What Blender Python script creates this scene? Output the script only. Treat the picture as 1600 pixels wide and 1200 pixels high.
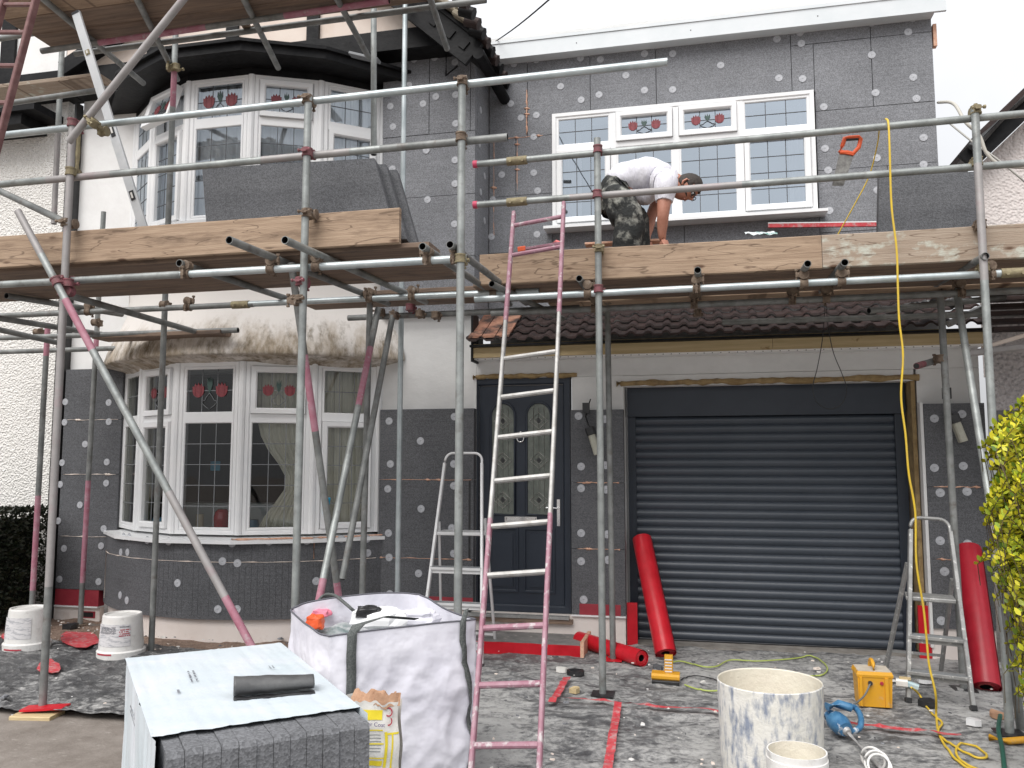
import bpy, math, random
from mathutils import Vector, Matrix, noise
R=math.radians
for o in list(bpy.data.objects): bpy.data.objects.remove(o)
sc=bpy.context.scene; COL=sc.collection
# ---------------- camera
F=1300.0; YAW=R(12.684); PIT=R(5.532); CAM=Vector((0,-7.5,1.56))
cd=bpy.data.cameras.new('camera'); cam=bpy.data.objects.new('camera',cd); COL.objects.link(cam)
cd.sensor_width=36; cd.lens=36*F/1600; cd.clip_start=.05; cd.clip_end=500
cam.location=CAM; cam.rotation_euler=(R(90)+PIT,0,YAW); sc.camera=cam
# ---------------- sky, sun, exposure
SUN_EL=R(52); SUN_AZ=R(200)      # azimuth clockwise from +Y
w=bpy.data.worlds.new('World'); sc.world=w; w.use_nodes=True
n=w.node_tree.nodes; L=w.node_tree.links
bg=n['Background']; sky=n.new('ShaderNodeTexSky'); sky.sky_type='NISHITA'; sky.sun_disc=False
sky.sun_elevation=SUN_EL; sky.sun_rotation=SUN_AZ; sky.dust_density=3; sky.air_density=1.2
hs=n.new('ShaderNodeHueSaturation'); hs.inputs['Saturation'].default_value=.16
tc=n.new('ShaderNodeTexCoord'); ns=n.new('ShaderNodeTexNoise'); ns.inputs['Scale'].default_value=1.6; ns.inputs['Detail'].default_value=5
mr=n.new('ShaderNodeMapRange'); mr.inputs['From Min'].default_value=.3; mr.inputs['From Max'].default_value=.7; mr.inputs['To Min'].default_value=.70; mr.inputs['To Max'].default_value=1.02
mx=n.new('ShaderNodeMix'); mx.data_type='RGBA'; mx.inputs[0].default_value=.72; mx.inputs[7].default_value=(8.6,8.7,9.0,1)
ml=n.new('ShaderNodeVectorMath'); ml.operation='SCALE'
L.new(tc.outputs['Generated'],ns.inputs['Vector']); L.new(ns.outputs['Fac'],mr.inputs['Value'])
L.new(sky.outputs[0],hs.inputs['Color']); L.new(hs.outputs[0],mx.inputs[6]); L.new(mx.outputs[2],ml.inputs[0]); L.new(mr.outputs[0],ml.inputs['Scale'])
sz=n.new('ShaderNodeSeparateXYZ'); gz=n.new('ShaderNodeMapRange'); gz.inputs['From Min'].default_value=0; gz.inputs['To Min'].default_value=.62; gz.inputs['To Max'].default_value=1.55
m2=n.new('ShaderNodeVectorMath'); m2.operation='SCALE'   # overcast sky: the zenith is brighter than the horizon
L.new(tc.outputs['Generated'],sz.inputs[0]); L.new(sz.outputs['Z'],gz.inputs['Value']); L.new(ml.outputs[0],m2.inputs[0]); L.new(gz.outputs[0],m2.inputs['Scale'])
L.new(m2.outputs[0],bg.inputs['Color']); bg.inputs['Strength'].default_value=.105
sd=bpy.data.lights.new('sun','SUN'); so=bpy.data.objects.new('sun',sd); COL.objects.link(so)
sd.energy=1.9; sd.angle=R(45); sd.color=(1,.97,.93)
sv=Vector((math.sin(SUN_AZ)*math.cos(SUN_EL),math.cos(SUN_AZ)*math.cos(SUN_EL),math.sin(SUN_EL)))
so.rotation_euler=(-sv).to_track_quat('-Z','Y').to_euler(); so.location=(0,-20,20)
sc.view_settings.view_transform='Standard'; sc.view_settings.look='None'; sc.view_settings.gamma=1
sc.view_settings.exposure=0.52
sc.render.resolution_x=1024; sc.render.resolution_y=768
try: sc.cycles.max_bounces=8; sc.cycles.transparent_max_bounces=12
except: pass

# ---------------- photo pixel -> world helper (used once, to measure real positions)
_cy,_sy,_cp,_sp=math.cos(YAW),math.sin(YAW),math.cos(PIT),math.sin(PIT)
FW=Vector((-_sy*_cp,_cy*_cp,_sp)); RT=Vector((_cy,_sy,0)); UP=RT.cross(FW)
def P(x,y,Y=None,Z=None,X=None):
    d=FW+RT*((x-800)/F)-UP*((y-600)/F)
    a,v=(1,Y) if Y is not None else ((2,Z) if Z is not None else (0,X))
    return CAM+d*((v-CAM[a])/d[a])
rnd=random.Random(7)
# ---------------- materials
def mat(name,c1,c2=None,scale=6,rough=.6,metal=0,bump=0,bscale=60,stretch=(1,1,1),detail=6,lo=.35,hi=.65,spec=.5,c3=None,s3=3,l3=.55,h3=.75,st3=None,bdist=.01,rot=(0,0,0),vor=0,wave=0):
    m=bpy.data.materials.new(name); m.use_nodes=True; nt=m.node_tree; N=nt.nodes; K=nt.links
    b=N['Principled BSDF']; b.inputs['Roughness'].default_value=rough; b.inputs['Metallic'].default_value=metal
    b.inputs['Specular IOR Level'].default_value=spec
    t=N.new('ShaderNodeTexCoord')
    def nz(s,st,det=detail):
        mp=N.new('ShaderNodeMapping'); mp.inputs['Scale'].default_value=st; mp.inputs['Rotation'].default_value=rot
        q=N.new('ShaderNodeTexNoise'); q.inputs['Scale'].default_value=s; q.inputs['Detail'].default_value=det; q.inputs['Roughness'].default_value=.62
        K.new(t.outputs['Object'],mp.inputs[0]); K.new(mp.outputs[0],q.inputs['Vector']); return q.outputs['Fac']
    def rng(f,a,bb):
        r=N.new('ShaderNodeMapRange'); r.inputs['From Min'].default_value=a; r.inputs['From Max'].default_value=bb; K.new(f,r.inputs['Value']); return r.outputs[0]
    def mixc(f,a,bb):
        x=N.new('ShaderNodeMix'); x.data_type='RGBA'; K.new(f,x.inputs[0])
        for v,i in ((a,6),(bb,7)):
            if isinstance(v,tuple): x.inputs[i].default_value=(*v,1)
            else: K.new(v,x.inputs[i])
        return x.outputs[2]
    if c2 is None: b.inputs['Base Color'].default_value=(*c1,1); out=None
    else:
        out=mixc(rng(nz(scale,stretch),lo,hi),c1,c2)
        if c3 is not None: out=mixc(rng(nz(s3,st3 or stretch),l3,h3),out,c3)
        K.new(out,b.inputs['Base Color'])
    if bump:
        bp=N.new('ShaderNodeBump'); bp.inputs['Strength'].default_value=bump; bp.inputs['Distance'].default_value=bdist
        if vor:
            v=N.new('ShaderNodeTexVoronoi'); v.inputs['Scale'].default_value=bscale; K.new(t.outputs['Object'],v.inputs['Vector'])
            v.feature='SMOOTH_F1'; K.new(v.outputs['Distance'],bp.inputs['Height'])
        else: K.new(nz(bscale,stretch,4),bp.inputs['Height'])
        K.new(bp.outputs[0],b.inputs['Normal'])
    return m
def glassmat(name,fac,tint=(1,1,1)):
    m=bpy.data.materials.new(name); m.use_nodes=True; nt=m.node_tree; N=nt.nodes; K=nt.links
    N.remove(N['Principled BSDF']); o=N['Material Output']
    g=N.new('ShaderNodeBsdfGlossy'); g.inputs['Roughness'].default_value=.02; g.inputs['Color'].default_value=(*[c*.95 for c in tint],1)
    tr=N.new('ShaderNodeBsdfTransparent'); tr.inputs['Color'].default_value=(.92,.94,.95,1)
    fr=N.new('ShaderNodeFresnel'); fr.inputs['IOR'].default_value=1.5
    ad=N.new('ShaderNodeMath'); ad.operation='ADD'; ad.inputs[1].default_value=fac; ad.use_clamp=True
    t=N.new('ShaderNodeTexCoord'); q=N.new('ShaderNodeTexNoise'); q.inputs['Scale'].default_value=2.2; q.inputs['Detail'].default_value=1
    bp=N.new('ShaderNodeBump'); bp.inputs['Strength'].default_value=.15; bp.inputs['Distance'].default_value=.03
    K.new(t.outputs['Object'],q.inputs[0]); K.new(q.outputs['Fac'],bp.inputs['Height']); K.new(bp.outputs[0],g.inputs['Normal'])
    x=N.new('ShaderNodeMixShader'); K.new(fr.outputs[0],ad.inputs[0]); K.new(ad.outputs[0],x.inputs[0]); K.new(tr.outputs[0],x.inputs[1]); K.new(g.outputs[0],x.inputs[2]); K.new(x.outputs[0],o.inputs[0])
    return m
def leafmat(name,cols,rough=.5,trans=.0):
    m=bpy.data.materials.new(name); m.use_nodes=True; nt=m.node_tree; N=nt.nodes; K=nt.links
    b=N['Principled BSDF']; b.inputs['Roughness'].default_value=rough
    g=N.new('ShaderNodeNewGeometry'); r=N.new('ShaderNodeValToRGB'); K.new(g.outputs['Random Per Island'],r.inputs[0])
    e=r.color_ramp.elements
    for i,c in enumerate(cols):
        pos=i/(len(cols)-1)
        if i==0: e[0].position=0; e[0].color=(*c,1)
        elif i==len(cols)-1: e[-1].position=1; e[-1].color=(*c,1)
        else: q=e.new(pos); q.color=(*c,1)
    K.new(r.outputs[0],b.inputs['Base Color']); return m
def epsmat(name,base,lines=1.0):
    m=bpy.data.materials.new(name); m.use_nodes=True; nt=m.node_tree; N=nt.nodes; K=nt.links
    b=N['Principled BSDF']; b.inputs['Roughness'].default_value=.85; b.inputs['Specular IOR Level'].default_value=.3
    t=N.new('ShaderNodeTexCoord')
    v=N.new('ShaderNodeTexVoronoi'); v.inputs['Scale'].default_value=150; K.new(t.outputs['Object'],v.inputs['Vector'])
    r=N.new('ShaderNodeMapRange'); r.inputs['From Max'].default_value=1; r.inputs['To Min'].default_value=.74; r.inputs['To Max'].default_value=1.34
    sp=N.new('ShaderNodeSeparateColor'); K.new(v.outputs['Color'],sp.inputs[0]); K.new(sp.outputs[0],r.inputs['Value'])
    mp=N.new('ShaderNodeMapping'); mp.inputs['Scale'].default_value=(1.2,1.2,22); q=N.new('ShaderNodeTexNoise'); q.inputs['Scale'].default_value=3; q.inputs['Detail'].default_value=5
    K.new(t.outputs['Object'],mp.inputs[0]); K.new(mp.outputs[0],q.inputs['Vector'])
    r2=N.new('ShaderNodeMapRange'); r2.inputs['From Min'].default_value=.3; r2.inputs['From Max'].default_value=.7; r2.inputs['To Min'].default_value=.92; r2.inputs['To Max'].default_value=1.09; K.new(q.outputs['Fac'],r2.inputs['Value'])
    q3=N.new('ShaderNodeTexNoise'); q3.inputs['Scale'].default_value=1.7; q3.inputs['Detail'].default_value=6; K.new(t.outputs['Object'],q3.inputs['Vector'])
    r3=N.new('ShaderNodeMapRange'); r3.inputs['From Min'].default_value=.3; r3.inputs['From Max'].default_value=.7; r3.inputs['To Min'].default_value=.88; r3.inputs['To Max'].default_value=1.15; K.new(q3.outputs['Fac'],r3.inputs['Value'])
    a=N.new('ShaderNodeMath'); a.operation='MULTIPLY'; K.new(r.outputs[0],a.inputs[0]); K.new(r2.outputs[0],a.inputs[1])
    a2=N.new('ShaderNodeMath'); a2.operation='MULTIPLY'; K.new(a.outputs[0],a2.inputs[0]); K.new(r3.outputs[0],a2.inputs[1])
    s=N.new('ShaderNodeVectorMath'); s.operation='SCALE'; s.inputs[0].default_value=base; K.new(a2.outputs[0],s.inputs['Scale']); K.new(s.outputs[0],b.inputs['Base Color'])
    bp=N.new('ShaderNodeBump'); bp.inputs['Strength'].default_value=.35; bp.inputs['Distance'].default_value=.004; K.new(v.outputs['Distance'],bp.inputs['Height']); K.new(bp.outputs[0],b.inputs['Normal'])
    return m
EPS=epsmat('eps_grey',(.205,.210,.224)); EPSD=epsmat('eps_dark',(.104,.106,.113))  # same board; scaffold shade on the lower walls is put into the darker grey
WHITE=mat('white_render',(.78,.77,.76),(.85,.85,.84),3,.85,bump=.25,bscale=18,c3=(.6,.58,.56),s3=1.6,l3=.55,h3=.9)
GREYWHITE=mat('grey_white_render',(.66,.66,.65),(.73,.73,.72),3,.85,bump=.3,bscale=14,c3=(.56,.56,.55),s3=2.2,l3=.58,h3=.9,stretch=(1,1,1.6))
PEB=mat('pebble_dash',(.75,.73,.69),(.86,.84,.81),30,.9,bump=.9,bscale=55,vor=1,bdist=.022)
PEBP=mat('pink_pebble_dash',(.72,.65,.62),(.80,.74,.71),30,.9,bump=.8,bscale=40,vor=1,bdist=.02)
PEBG=mat('grey_pebble_dash',(.40,.37,.37),(.5,.47,.47),30,.9,bump=1,bscale=40,vor=1,bdist=.03)
CREAM=mat('cream_render',(.72,.61,.54),(.80,.71,.63),2,.85,bump=.2,bscale=15,c3=(.66,.54,.45),s3=2.5)
PLINTH=mat('plinth_paint',(.74,.66,.61),(.80,.74,.70),3,.8,bump=.2,bscale=20,c3=(.52,.44,.38),s3=4,l3=.6,h3=.8)
UPVC=mat('upvc_white',(.80,.81,.82),(.86,.86,.86),3,.32)
LEAD=mat('lead_strip',(.07,.075,.085),rough=.5)
LEADL=mat('lead_strip_light',(.20,.21,.22),rough=.5)
BLACK=mat('black_paint',(.007,.007,.008),(.016,.016,.017),8,.5,bump=.3,bscale=25,c3=(.04,.038,.037),s3=6,l3=.68,h3=.82,spec=.15)
GALV=mat('galvanised_tube',(.225,.24,.235),(.36,.38,.37),7,.46,metal=.35,bump=.15,bscale=50,c3=(.15,.14,.13),s3=11,l3=.55,h3=.8,stretch=(1,1,1))
GALVN=mat('bright_galvanised_tube',(.38,.43,.44),(.56,.61,.62),6,.36,metal=.45,c3=(.38,.41,.42),s3=9,l3=.6,h3=.8)
GALVD=mat('dark_galvanised_tube',(.16,.167,.163),(.27,.277,.27),9,.55,metal=.3,c3=(.14,.12,.11),s3=12,l3=.55,h3=.75)  # darker grey version of the galvanised tube
PINK=mat('pink_paint_tube',(.36,.13,.18),(.43,.22,.27),14,.6,c3=(.42,.38,.38),s3=18,l3=.58,h3=.72)
PINKP=mat('faded_pink_tube',(.30,.285,.28),(.37,.35,.345),9,.55,metal=.25,c3=(.36,.23,.25),s3=6,l3=.55,h3=.9)
RUST=mat('rusty_coupler',(.13,.09,.065),(.26,.2,.15),25,.75,metal=.3,bump=.5,bscale=80,c3=(.40,.38,.35),s3=16,l3=.6,h3=.75)
PINKC=mat('pink_coupler',(.26,.08,.10),(.16,.08,.08),25,.7,bump=.4,bscale=80)
YELC=mat('brass_yellow_coupler',(.33,.285,.17),(.22,.18,.115),25,.65,metal=.3,bump=.4,bscale=80)
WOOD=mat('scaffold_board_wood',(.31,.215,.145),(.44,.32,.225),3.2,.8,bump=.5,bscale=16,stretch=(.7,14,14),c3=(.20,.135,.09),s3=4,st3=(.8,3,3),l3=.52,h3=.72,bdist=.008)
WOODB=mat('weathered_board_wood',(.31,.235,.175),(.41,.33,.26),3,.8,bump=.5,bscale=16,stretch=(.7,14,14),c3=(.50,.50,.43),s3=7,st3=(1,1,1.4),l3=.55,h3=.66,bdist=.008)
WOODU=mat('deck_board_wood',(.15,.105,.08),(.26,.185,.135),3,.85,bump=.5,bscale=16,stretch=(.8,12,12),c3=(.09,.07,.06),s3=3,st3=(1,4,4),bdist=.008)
WOODN=mat('new_timber',(.47,.36,.19),(.60,.47,.27),2.5,.7,bump=.3,bscale=14,stretch=(.7,14,14),c3=(.30,.20,.09),s3=5,st3=(1.4,1.6,1.6),l3=.68,h3=.74)
def knots(m,crk=.60):
    nt=m.node_tree; N=nt.nodes; K=nt.links; b=N['Principled BSDF']; src=b.inputs['Base Color'].links[0].from_socket
    t=N.new('ShaderNodeTexCoord'); mp=N.new('ShaderNodeMapping'); mp.inputs['Scale'].default_value=(3.6,0,10); v=N.new('ShaderNodeTexVoronoi'); v.inputs['Scale'].default_value=1; v.inputs['Randomness'].default_value=1
    K.new(t.outputs['Object'],mp.inputs[0]); K.new(mp.outputs[0],v.inputs['Vector'])
    r=N.new('ShaderNodeMapRange'); r.inputs['From Min'].default_value=.17; r.inputs['From Max'].default_value=.08; K.new(v.outputs['Distance'],r.inputs['Value'])
    x=N.new('ShaderNodeMix'); x.data_type='RGBA'; K.new(r.outputs[0],x.inputs[0]); K.new(src,x.inputs[6]); x.inputs[7].default_value=(.11,.06,.035,1)
    mp2=N.new('ShaderNodeMapping'); mp2.inputs['Scale'].default_value=(1.2,0,9); mp2.inputs['Rotation'].default_value=(0,.05,0); q=N.new('ShaderNodeTexNoise'); q.inputs['Scale'].default_value=1.1; q.inputs['Detail'].default_value=3; q.inputs['Distortion'].default_value=.3
    K.new(t.outputs['Object'],mp2.inputs[0]); K.new(mp2.outputs[0],q.inputs['Vector'])
    sb=N.new('ShaderNodeMath'); sb.operation='SUBTRACT'; sb.inputs[1].default_value=.5; ab=N.new('ShaderNodeMath'); ab.operation='ABSOLUTE'; K.new(q.outputs['Fac'],sb.inputs[0]); K.new(sb.outputs[0],ab.inputs[0])
    r2=N.new('ShaderNodeMapRange'); r2.inputs['From Min'].default_value=.011; r2.inputs['From Max'].default_value=.003; r2.inputs['To Max'].default_value=.75; K.new(ab.outputs[0],r2.inputs['Value'])
    x2=N.new('ShaderNodeMix'); x2.data_type='RGBA'; K.new(r2.outputs[0],x2.inputs[0]); K.new(x.outputs[2],x2.inputs[6]); x2.inputs[7].default_value=(.13,.085,.055,1); K.new(x2.outputs[2],b.inputs['Base Color'])
for m_ in (WOOD,WOODB): knots(m_)
TILE=mat('brown_roof_tile',(.018,.009,.008),(.038,.018,.015),7,.7,bump=.5,bscale=30,c3=(.02,.014,.013),s3=3)
TILEO=mat('orange_roof_tile',(.28,.12,.075),(.40,.21,.14),8,.8,bump=.5,bscale=30,c3=(.05,.03,.025),s3=5,l3=.45,h3=.6)
TILEV=mat('mossy_roof_tile',(.16,.13,.10),(.34,.30,.22),8,.85,bump=.5,bscale=30,c3=(.10,.08,.06),s3=5)
FOAM=mat('orange_foam',(.62,.32,.21),(.74,.47,.34),30,.8,bump=.6,bscale=60)
FOAMB=mat('brown_expanding_foam',(.24,.16,.07),(.38,.27,.13),14,.8,bump=.8,bscale=30,c3=(.12,.08,.05),s3=8)
CAP=mat('fixing_cap_plastic',(.40,.41,.44),(.52,.53,.56),60,.6,bump=.5,bscale=90)
CAPM=mat('fixing_cap_centre',(.33,.34,.36),rough=.7)
CAPD=mat('fixing_cap_edge',(.05,.05,.055),rough=.8)
ANTH=mat('anthracite_blue',(.016,.023,.036),(.022,.030,.045),3,.4,bump=.05,bscale=120)
ROLLER=mat('roller_slat',(.055,.067,.085),(.066,.078,.097),2,.33,c3=(.06,.066,.075),s3=1.6,l3=.6,h3=.9)
CHROME=mat('chrome',(.8,.8,.8),rough=.15,metal=1)
GLASSU=glassmat('glass_sky',.56,(.76,.85,.94)); GLASSL=glassmat('glass_dark',.01); GLASSB=glassmat('glass_bay_top',.16,(.80,.88,.96))
RED=mat('red_membrane',(.52,.010,.020),(.62,.016,.030),8,.32,bump=.15,bscale=12)
REDM=mat('red_matt',(.46,.03,.045),(.58,.08,.09),14,.65,c3=(.42,.25,.25),s3=30,l3=.50,h3=.66)
REDG=mat('red_glass_paint',(.27,.05,.06),(.19,.04,.05),60,.5); GREENG=mat('green_glass_paint',(.05,.09,.08),rough=.5)
REDD=mat('dark_red_band',(.26,.02,.035),(.33,.035,.05),6,.6)
ALU=mat('aluminium',(.30,.295,.28),(.42,.41,.40),14,.5,metal=.4,c3=(.28,.26,.24),s3=20,l3=.52,h3=.7)
ALUD=mat('worn_aluminium',(.28,.28,.275),(.40,.40,.39),12,.5,metal=.5,c3=(.72,.71,.68),s3=30,l3=.58,h3=.68)
PINKL=mat('pink_ladder_paint',(.29,.12,.165),(.36,.21,.25),16,.55,c3=(.50,.46,.46),s3=24,l3=.54,h3=.66)
REDL=mat('dull_red_ladder',(.15,.065,.065),(.23,.12,.115),14,.6,c3=(.22,.18,.17),s3=9)
BUCK=mat('bucket_plastic',(.70,.68,.65),(.80,.79,.77),9,.45,c3=(.50,.48,.45),s3=11,l3=.58,h3=.75)
DRUM=mat('plaster_drum',(.68,.66,.60),(.74,.72,.68),7,.8,bump=.6,bscale=24,c3=(.24,.27,.34),s3=24,st3=(1,1,.35),l3=.47,h3=.66)
DRUMI=mat('plaster_drum_inside',(.72,.68,.58),(.66,.61,.52),7,.9,bump=.7,bscale=20)
BAG=mat('woven_bag',(.66,.65,.72),(.77,.76,.82),3,.6,bump=.4,bscale=3.2,bdist=.05,detail=2,c3=(.62,.61,.68),s3=2.5,l3=.55,h3=.85)
STRAP=mat('grey_webbing',(.055,.062,.06),(.14,.15,.145),120,.85,stretch=(1,1,1))
FILM=mat('shrink_film',(.56,.63,.67),(.65,.70,.74),2.2,.34,bump=.5,bscale=7,stretch=(1,1,1),c3=(.68,.70,.75),s3=5,l3=.5,h3=.7)
BLKP=mat('black_plastic',(.012,.012,.013),(.03,.03,.032),12,.38,bump=.3,bscale=16)
DUSTP=mat('dusty_black_plastic',(.05,.05,.052),(.11,.11,.11),9,.45,bump=.3,bscale=18)
YEL=mat('yellow_plastic',(.72,.36,.015),(.66,.33,.03),12,.45,c3=(.55,.42,.28),s3=13,l3=.6,h3=.75)
YELW=mat('yellow_cable',(.72,.50,.03),(.62,.43,.06),20,.5)
GRNW=mat('lime_cable',(.42,.50,.12),rough=.5)
BLUE=mat('blue_tool_plastic',(.03,.13,.27),(.08,.22,.38),20,.45,c3=(.6,.62,.65),s3=15,l3=.58,h3=.66)
STEELD=mat('dusty_steel',(.42,.41,.40),(.56,.55,.54),20,.5,metal=.4,bump=.4,bscale=50)
PAPER=mat('paper_sack',(.68,.66,.62),(.76,.74,.70),6,.75,bump=.5,bscale=12)
KRAFT=mat('torn_kraft_paper',(.36,.20,.12),(.46,.28,.18),12,.85,bump=.6,bscale=20)
YELP=mat('yellow_print',(.80,.64,.03),rough=.6)
INK=mat('grey_ink',(.12,.12,.14),rough=.7); INKR=mat('red_ink',(.40,.03,.05),rough=.6)
CURT=mat('cream_curtain',(.60,.58,.47),(.70,.68,.57),4,.9); NET=mat('net_curtain',(.80,.83,.86),(.88,.90,.92),4,.9)
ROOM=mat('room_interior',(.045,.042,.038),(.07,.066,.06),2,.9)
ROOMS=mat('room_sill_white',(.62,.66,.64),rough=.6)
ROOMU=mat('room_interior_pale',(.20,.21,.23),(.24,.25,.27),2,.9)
SKIN=mat('skin',(.40,.165,.105),(.50,.235,.165),14,.5,bump=.1,bscale=50)
SHIRT=mat('white_tshirt',(.66,.65,.71),(.76,.75,.80),5,.85,bump=.9,bscale=9,stretch=(3.2,1,1),bdist=.02)
TROU=mat('plaster_splashed_trousers',(.016,.018,.018),(.035,.036,.034),9,.85,bump=.8,bscale=11,c3=(.36,.36,.32),s3=9,l3=.49,h3=.66,bdist=.03)
HAIR=mat('dark_hair',(.022,.016,.013),(.05,.038,.03),60,.7,bump=.6,bscale=90)
ORNG=mat('orange_plastic',(.75,.11,.03),rough=.4); 
STAIN=None

# ---------------- mesh builder
class MB:
    def __init__(s): s.v=[]; s.f=[]; s.m=[]; s.sm=[]; s.mats=[]
    def mi(s,m):
        if m not in s.mats: s.mats.append(m)
        return s.mats.index(m)
    def add(s,vs,fs,m,smooth=False):
        b=len(s.v); s.v+=[Vector(v) for v in vs]; k=s.mi(m)
        for f in fs: s.f.append([b+i for i in f]); s.m.append(k); s.sm.append(smooth)
    def hexa(s,c,m):   # 8 corners: bottom 4 ccw, top 4 ccw
        s.add(c,[(3,2,1,0),(4,5,6,7),(0,1,5,4),(1,2,6,5),(2,3,7,6),(3,0,4,7)],m)
    def box(s,x0,x1,y0,y1,z0,z1,m):
        s.hexa([(x0,y0,z0),(x1,y0,z0),(x1,y1,z0),(x0,y1,z0),(x0,y0,z1),(x1,y0,z1),(x1,y1,z1),(x0,y1,z1)],m)
    def beam(s,p0,p1,wd,ht,m,up=(0,0,1),bev=0):
        p0=Vector(p0);p1=Vector(p1);d=(p1-p0).normalized();u=Vector(up)
        r=d.cross(u).normalized(); u=r.cross(d).normalized()
        if bev<=0:
            c=[]
            for q in (p0,p1): c.append([q-r*wd/2-u*ht/2,q+r*wd/2-u*ht/2,q+r*wd/2+u*ht/2,q-r*wd/2+u*ht/2])
            s.add(c[0]+c[1],[(3,2,1,0),(4,5,6,7),(0,1,5,4),(1,2,6,5),(2,3,7,6),(3,0,4,7)],m)
        else:
            pr=[(-wd/2+bev,-ht/2),(wd/2-bev,-ht/2),(wd/2,-ht/2+bev),(wd/2,ht/2-bev),(wd/2-bev,ht/2),(-wd/2+bev,ht/2),(-wd/2,ht/2-bev),(-wd/2,-ht/2+bev)]
            vs=[q+r*a+u*b for q in (p0,p1) for a,b in pr]
            s.add(vs,[tuple(range(7,-1,-1)),tuple(range(8,16))]+[(i,(i+1)%8,8+(i+1)%8,8+i) for i in range(8)],m)
    def frame(s,d):
        d=Vector(d).normalized(); a=Vector((0,0,1)) if abs(d.z)<.9 else Vector((1,0,0))
        r=d.cross(a).normalized(); return d,r,r.cross(d)
    def cyl(s,p0,p1,r0,m,r1=None,seg=14,caps=True,smooth=True,hollow=0,hm=None):
        p0=Vector(p0);p1=Vector(p1); r1=r0 if r1 is None else r1
        d,a,b=s.frame(p1-p0)
        ring=lambda c,r:[c+a*(r*math.cos(2*math.pi*i/seg))+b*(r*math.sin(2*math.pi*i/seg)) for i in range(seg)]
        s.add(ring(p0,r0)+ring(p1,r1),[(i,(i+1)%seg,seg+(i+1)%seg,seg+i) for i in range(seg)],m,smooth)
        if hollow:
            for c,r,sg in ((p0,r0,1),(p1,r1,-1)):
                ri=r*hollow; dep=d*(min(.12,(p1-p0).length*.3)*sg)
                s.add(ring(c,r)+ring(c,ri),[(i,(i+1)%seg,seg+(i+1)%seg,seg+i) for i in range(seg)],m)
                s.add(ring(c,ri)+ring(c+dep,ri),[(i,(i+1)%seg,seg+(i+1)%seg,seg+i) for i in range(seg)],hm or BLKP,True)
                s.add(ring(c+dep,ri),[tuple(range(seg))],hm or BLKP)
        elif caps:
            s.add(ring(p0,r0),[tuple(range(seg))],m); s.add(ring(p1,r1),[tuple(range(seg))],m)
    def path(s,pts,r,m,seg=7,caps=True,rs=None):
        pts=[Vector(p) for p in pts]; n=len(pts); rings=[]
        pr=None
        for i,p in enumerate(pts):
            d=(pts[min(i+1,n-1)]-pts[max(i-1,0)]).normalized()
            if pr is None: _,a,b=s.frame(d)
            else:
                a=(pr-d*pr.dot(d)).normalized(); b=d.cross(a)
            pr=a; rr=rs[i] if rs else r
            rings+= [p+a*(rr*math.cos(2*math.pi*k/seg))+b*(rr*math.sin(2*math.pi*k/seg)) for k in range(seg)]
        fs=[(i*seg+k,i*seg+(k+1)%seg,(i+1)*seg+(k+1)%seg,(i+1)*seg+k) for i in range(n-1) for k in range(seg)]
        s.add(rings,fs,m,True)
        if caps: s.add(rings[:seg],[tuple(range(seg))],m); s.add(rings[-seg:],[tuple(range(seg))],m)
    def lathe(s,c,prof,m,seg=32,axis=(0,0,1),wob=0,mats=None):
        d,a,b=s.frame(axis); c=Vector(c); vs=[]
        for r,h in prof:
            for k in range(seg):
                t=2*math.pi*k/seg; rr=r*(1+wob*math.sin(2*t+h*3)); vs.append(c+a*(rr*math.cos(t))+b*(rr*math.sin(t))+d*h)
        for j in range(len(prof)-1):
            s.add(vs[j*seg:(j+2)*seg],[(k,(k+1)%seg,seg+(k+1)%seg,seg+k) for k in range(seg)],mats[j] if mats else m,True)
    def grid(s,fn,nu,nv,m,smooth=True):
        vs=[fn(i/nu,j/nv) for j in range(nv+1) for i in range(nu+1)]
        s.add(vs,[(j*(nu+1)+i,j*(nu+1)+i+1,(j+1)*(nu+1)+i+1,(j+1)*(nu+1)+i) for j in range(nv) for i in range(nu)],m,smooth)
    def prism(s,pts,off,m):  # polygon + offset vector
        pts=[Vector(p) for p in pts]; n=len(pts); off=Vector(off)
        s.add(pts+[p+off for p in pts],[tuple(range(n-1,-1,-1)),tuple(range(n,2*n))]+[(i,(i+1)%n,n+(i+1)%n,n+i) for i in range(n)],m)
    def build(s,name,parent=None,label=None,kind=None,weld=True,solid=0):
        me=bpy.data.meshes.new(name); loc=LOC.get(parent.name,Vector()) if parent else Vector()
        me.from_pydata([v-loc for v in s.v],[],s.f)
        for m in s.mats: me.materials.append(m)
        me.polygons.foreach_set('material_index',s.m); me.polygons.foreach_set('use_smooth',s.sm); me.update()
        o=bpy.data.objects.new(name,me); COL.objects.link(o)
        if parent: o.parent=parent; LOC[o.name]=loc
        if label: o['label']=label
        if kind: o['kind']=kind
        if solid:
            md=o.modifiers.new('t','SOLIDIFY'); md.thickness=solid; md.offset=0
        return o
LOC={}
def thing(name,label,cat,loc=(0,0,0),group=None):
    o=bpy.data.objects.new(name,None); COL.objects.link(o); o.location=loc; o.empty_display_size=.2
    LOC[o.name]=Vector(loc); o['label']=label; o['category']=cat
    if group: o['group']=group
    return o
def single(mb,name,label,cat,group=None,**k):
    o=mb.build(name,**k); o['label']=label; o['category']=cat
    # origin to the base
    vs=[v.co for v in o.data.vertices]; c=Vector((sum(v.x for v in vs)/len(vs),sum(v.y for v in vs)/len(vs),min(v.z for v in vs)))
    o.data.transform(Matrix.Translation(-c)); o.location=c
    if group: o['group']=group
    return o
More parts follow.
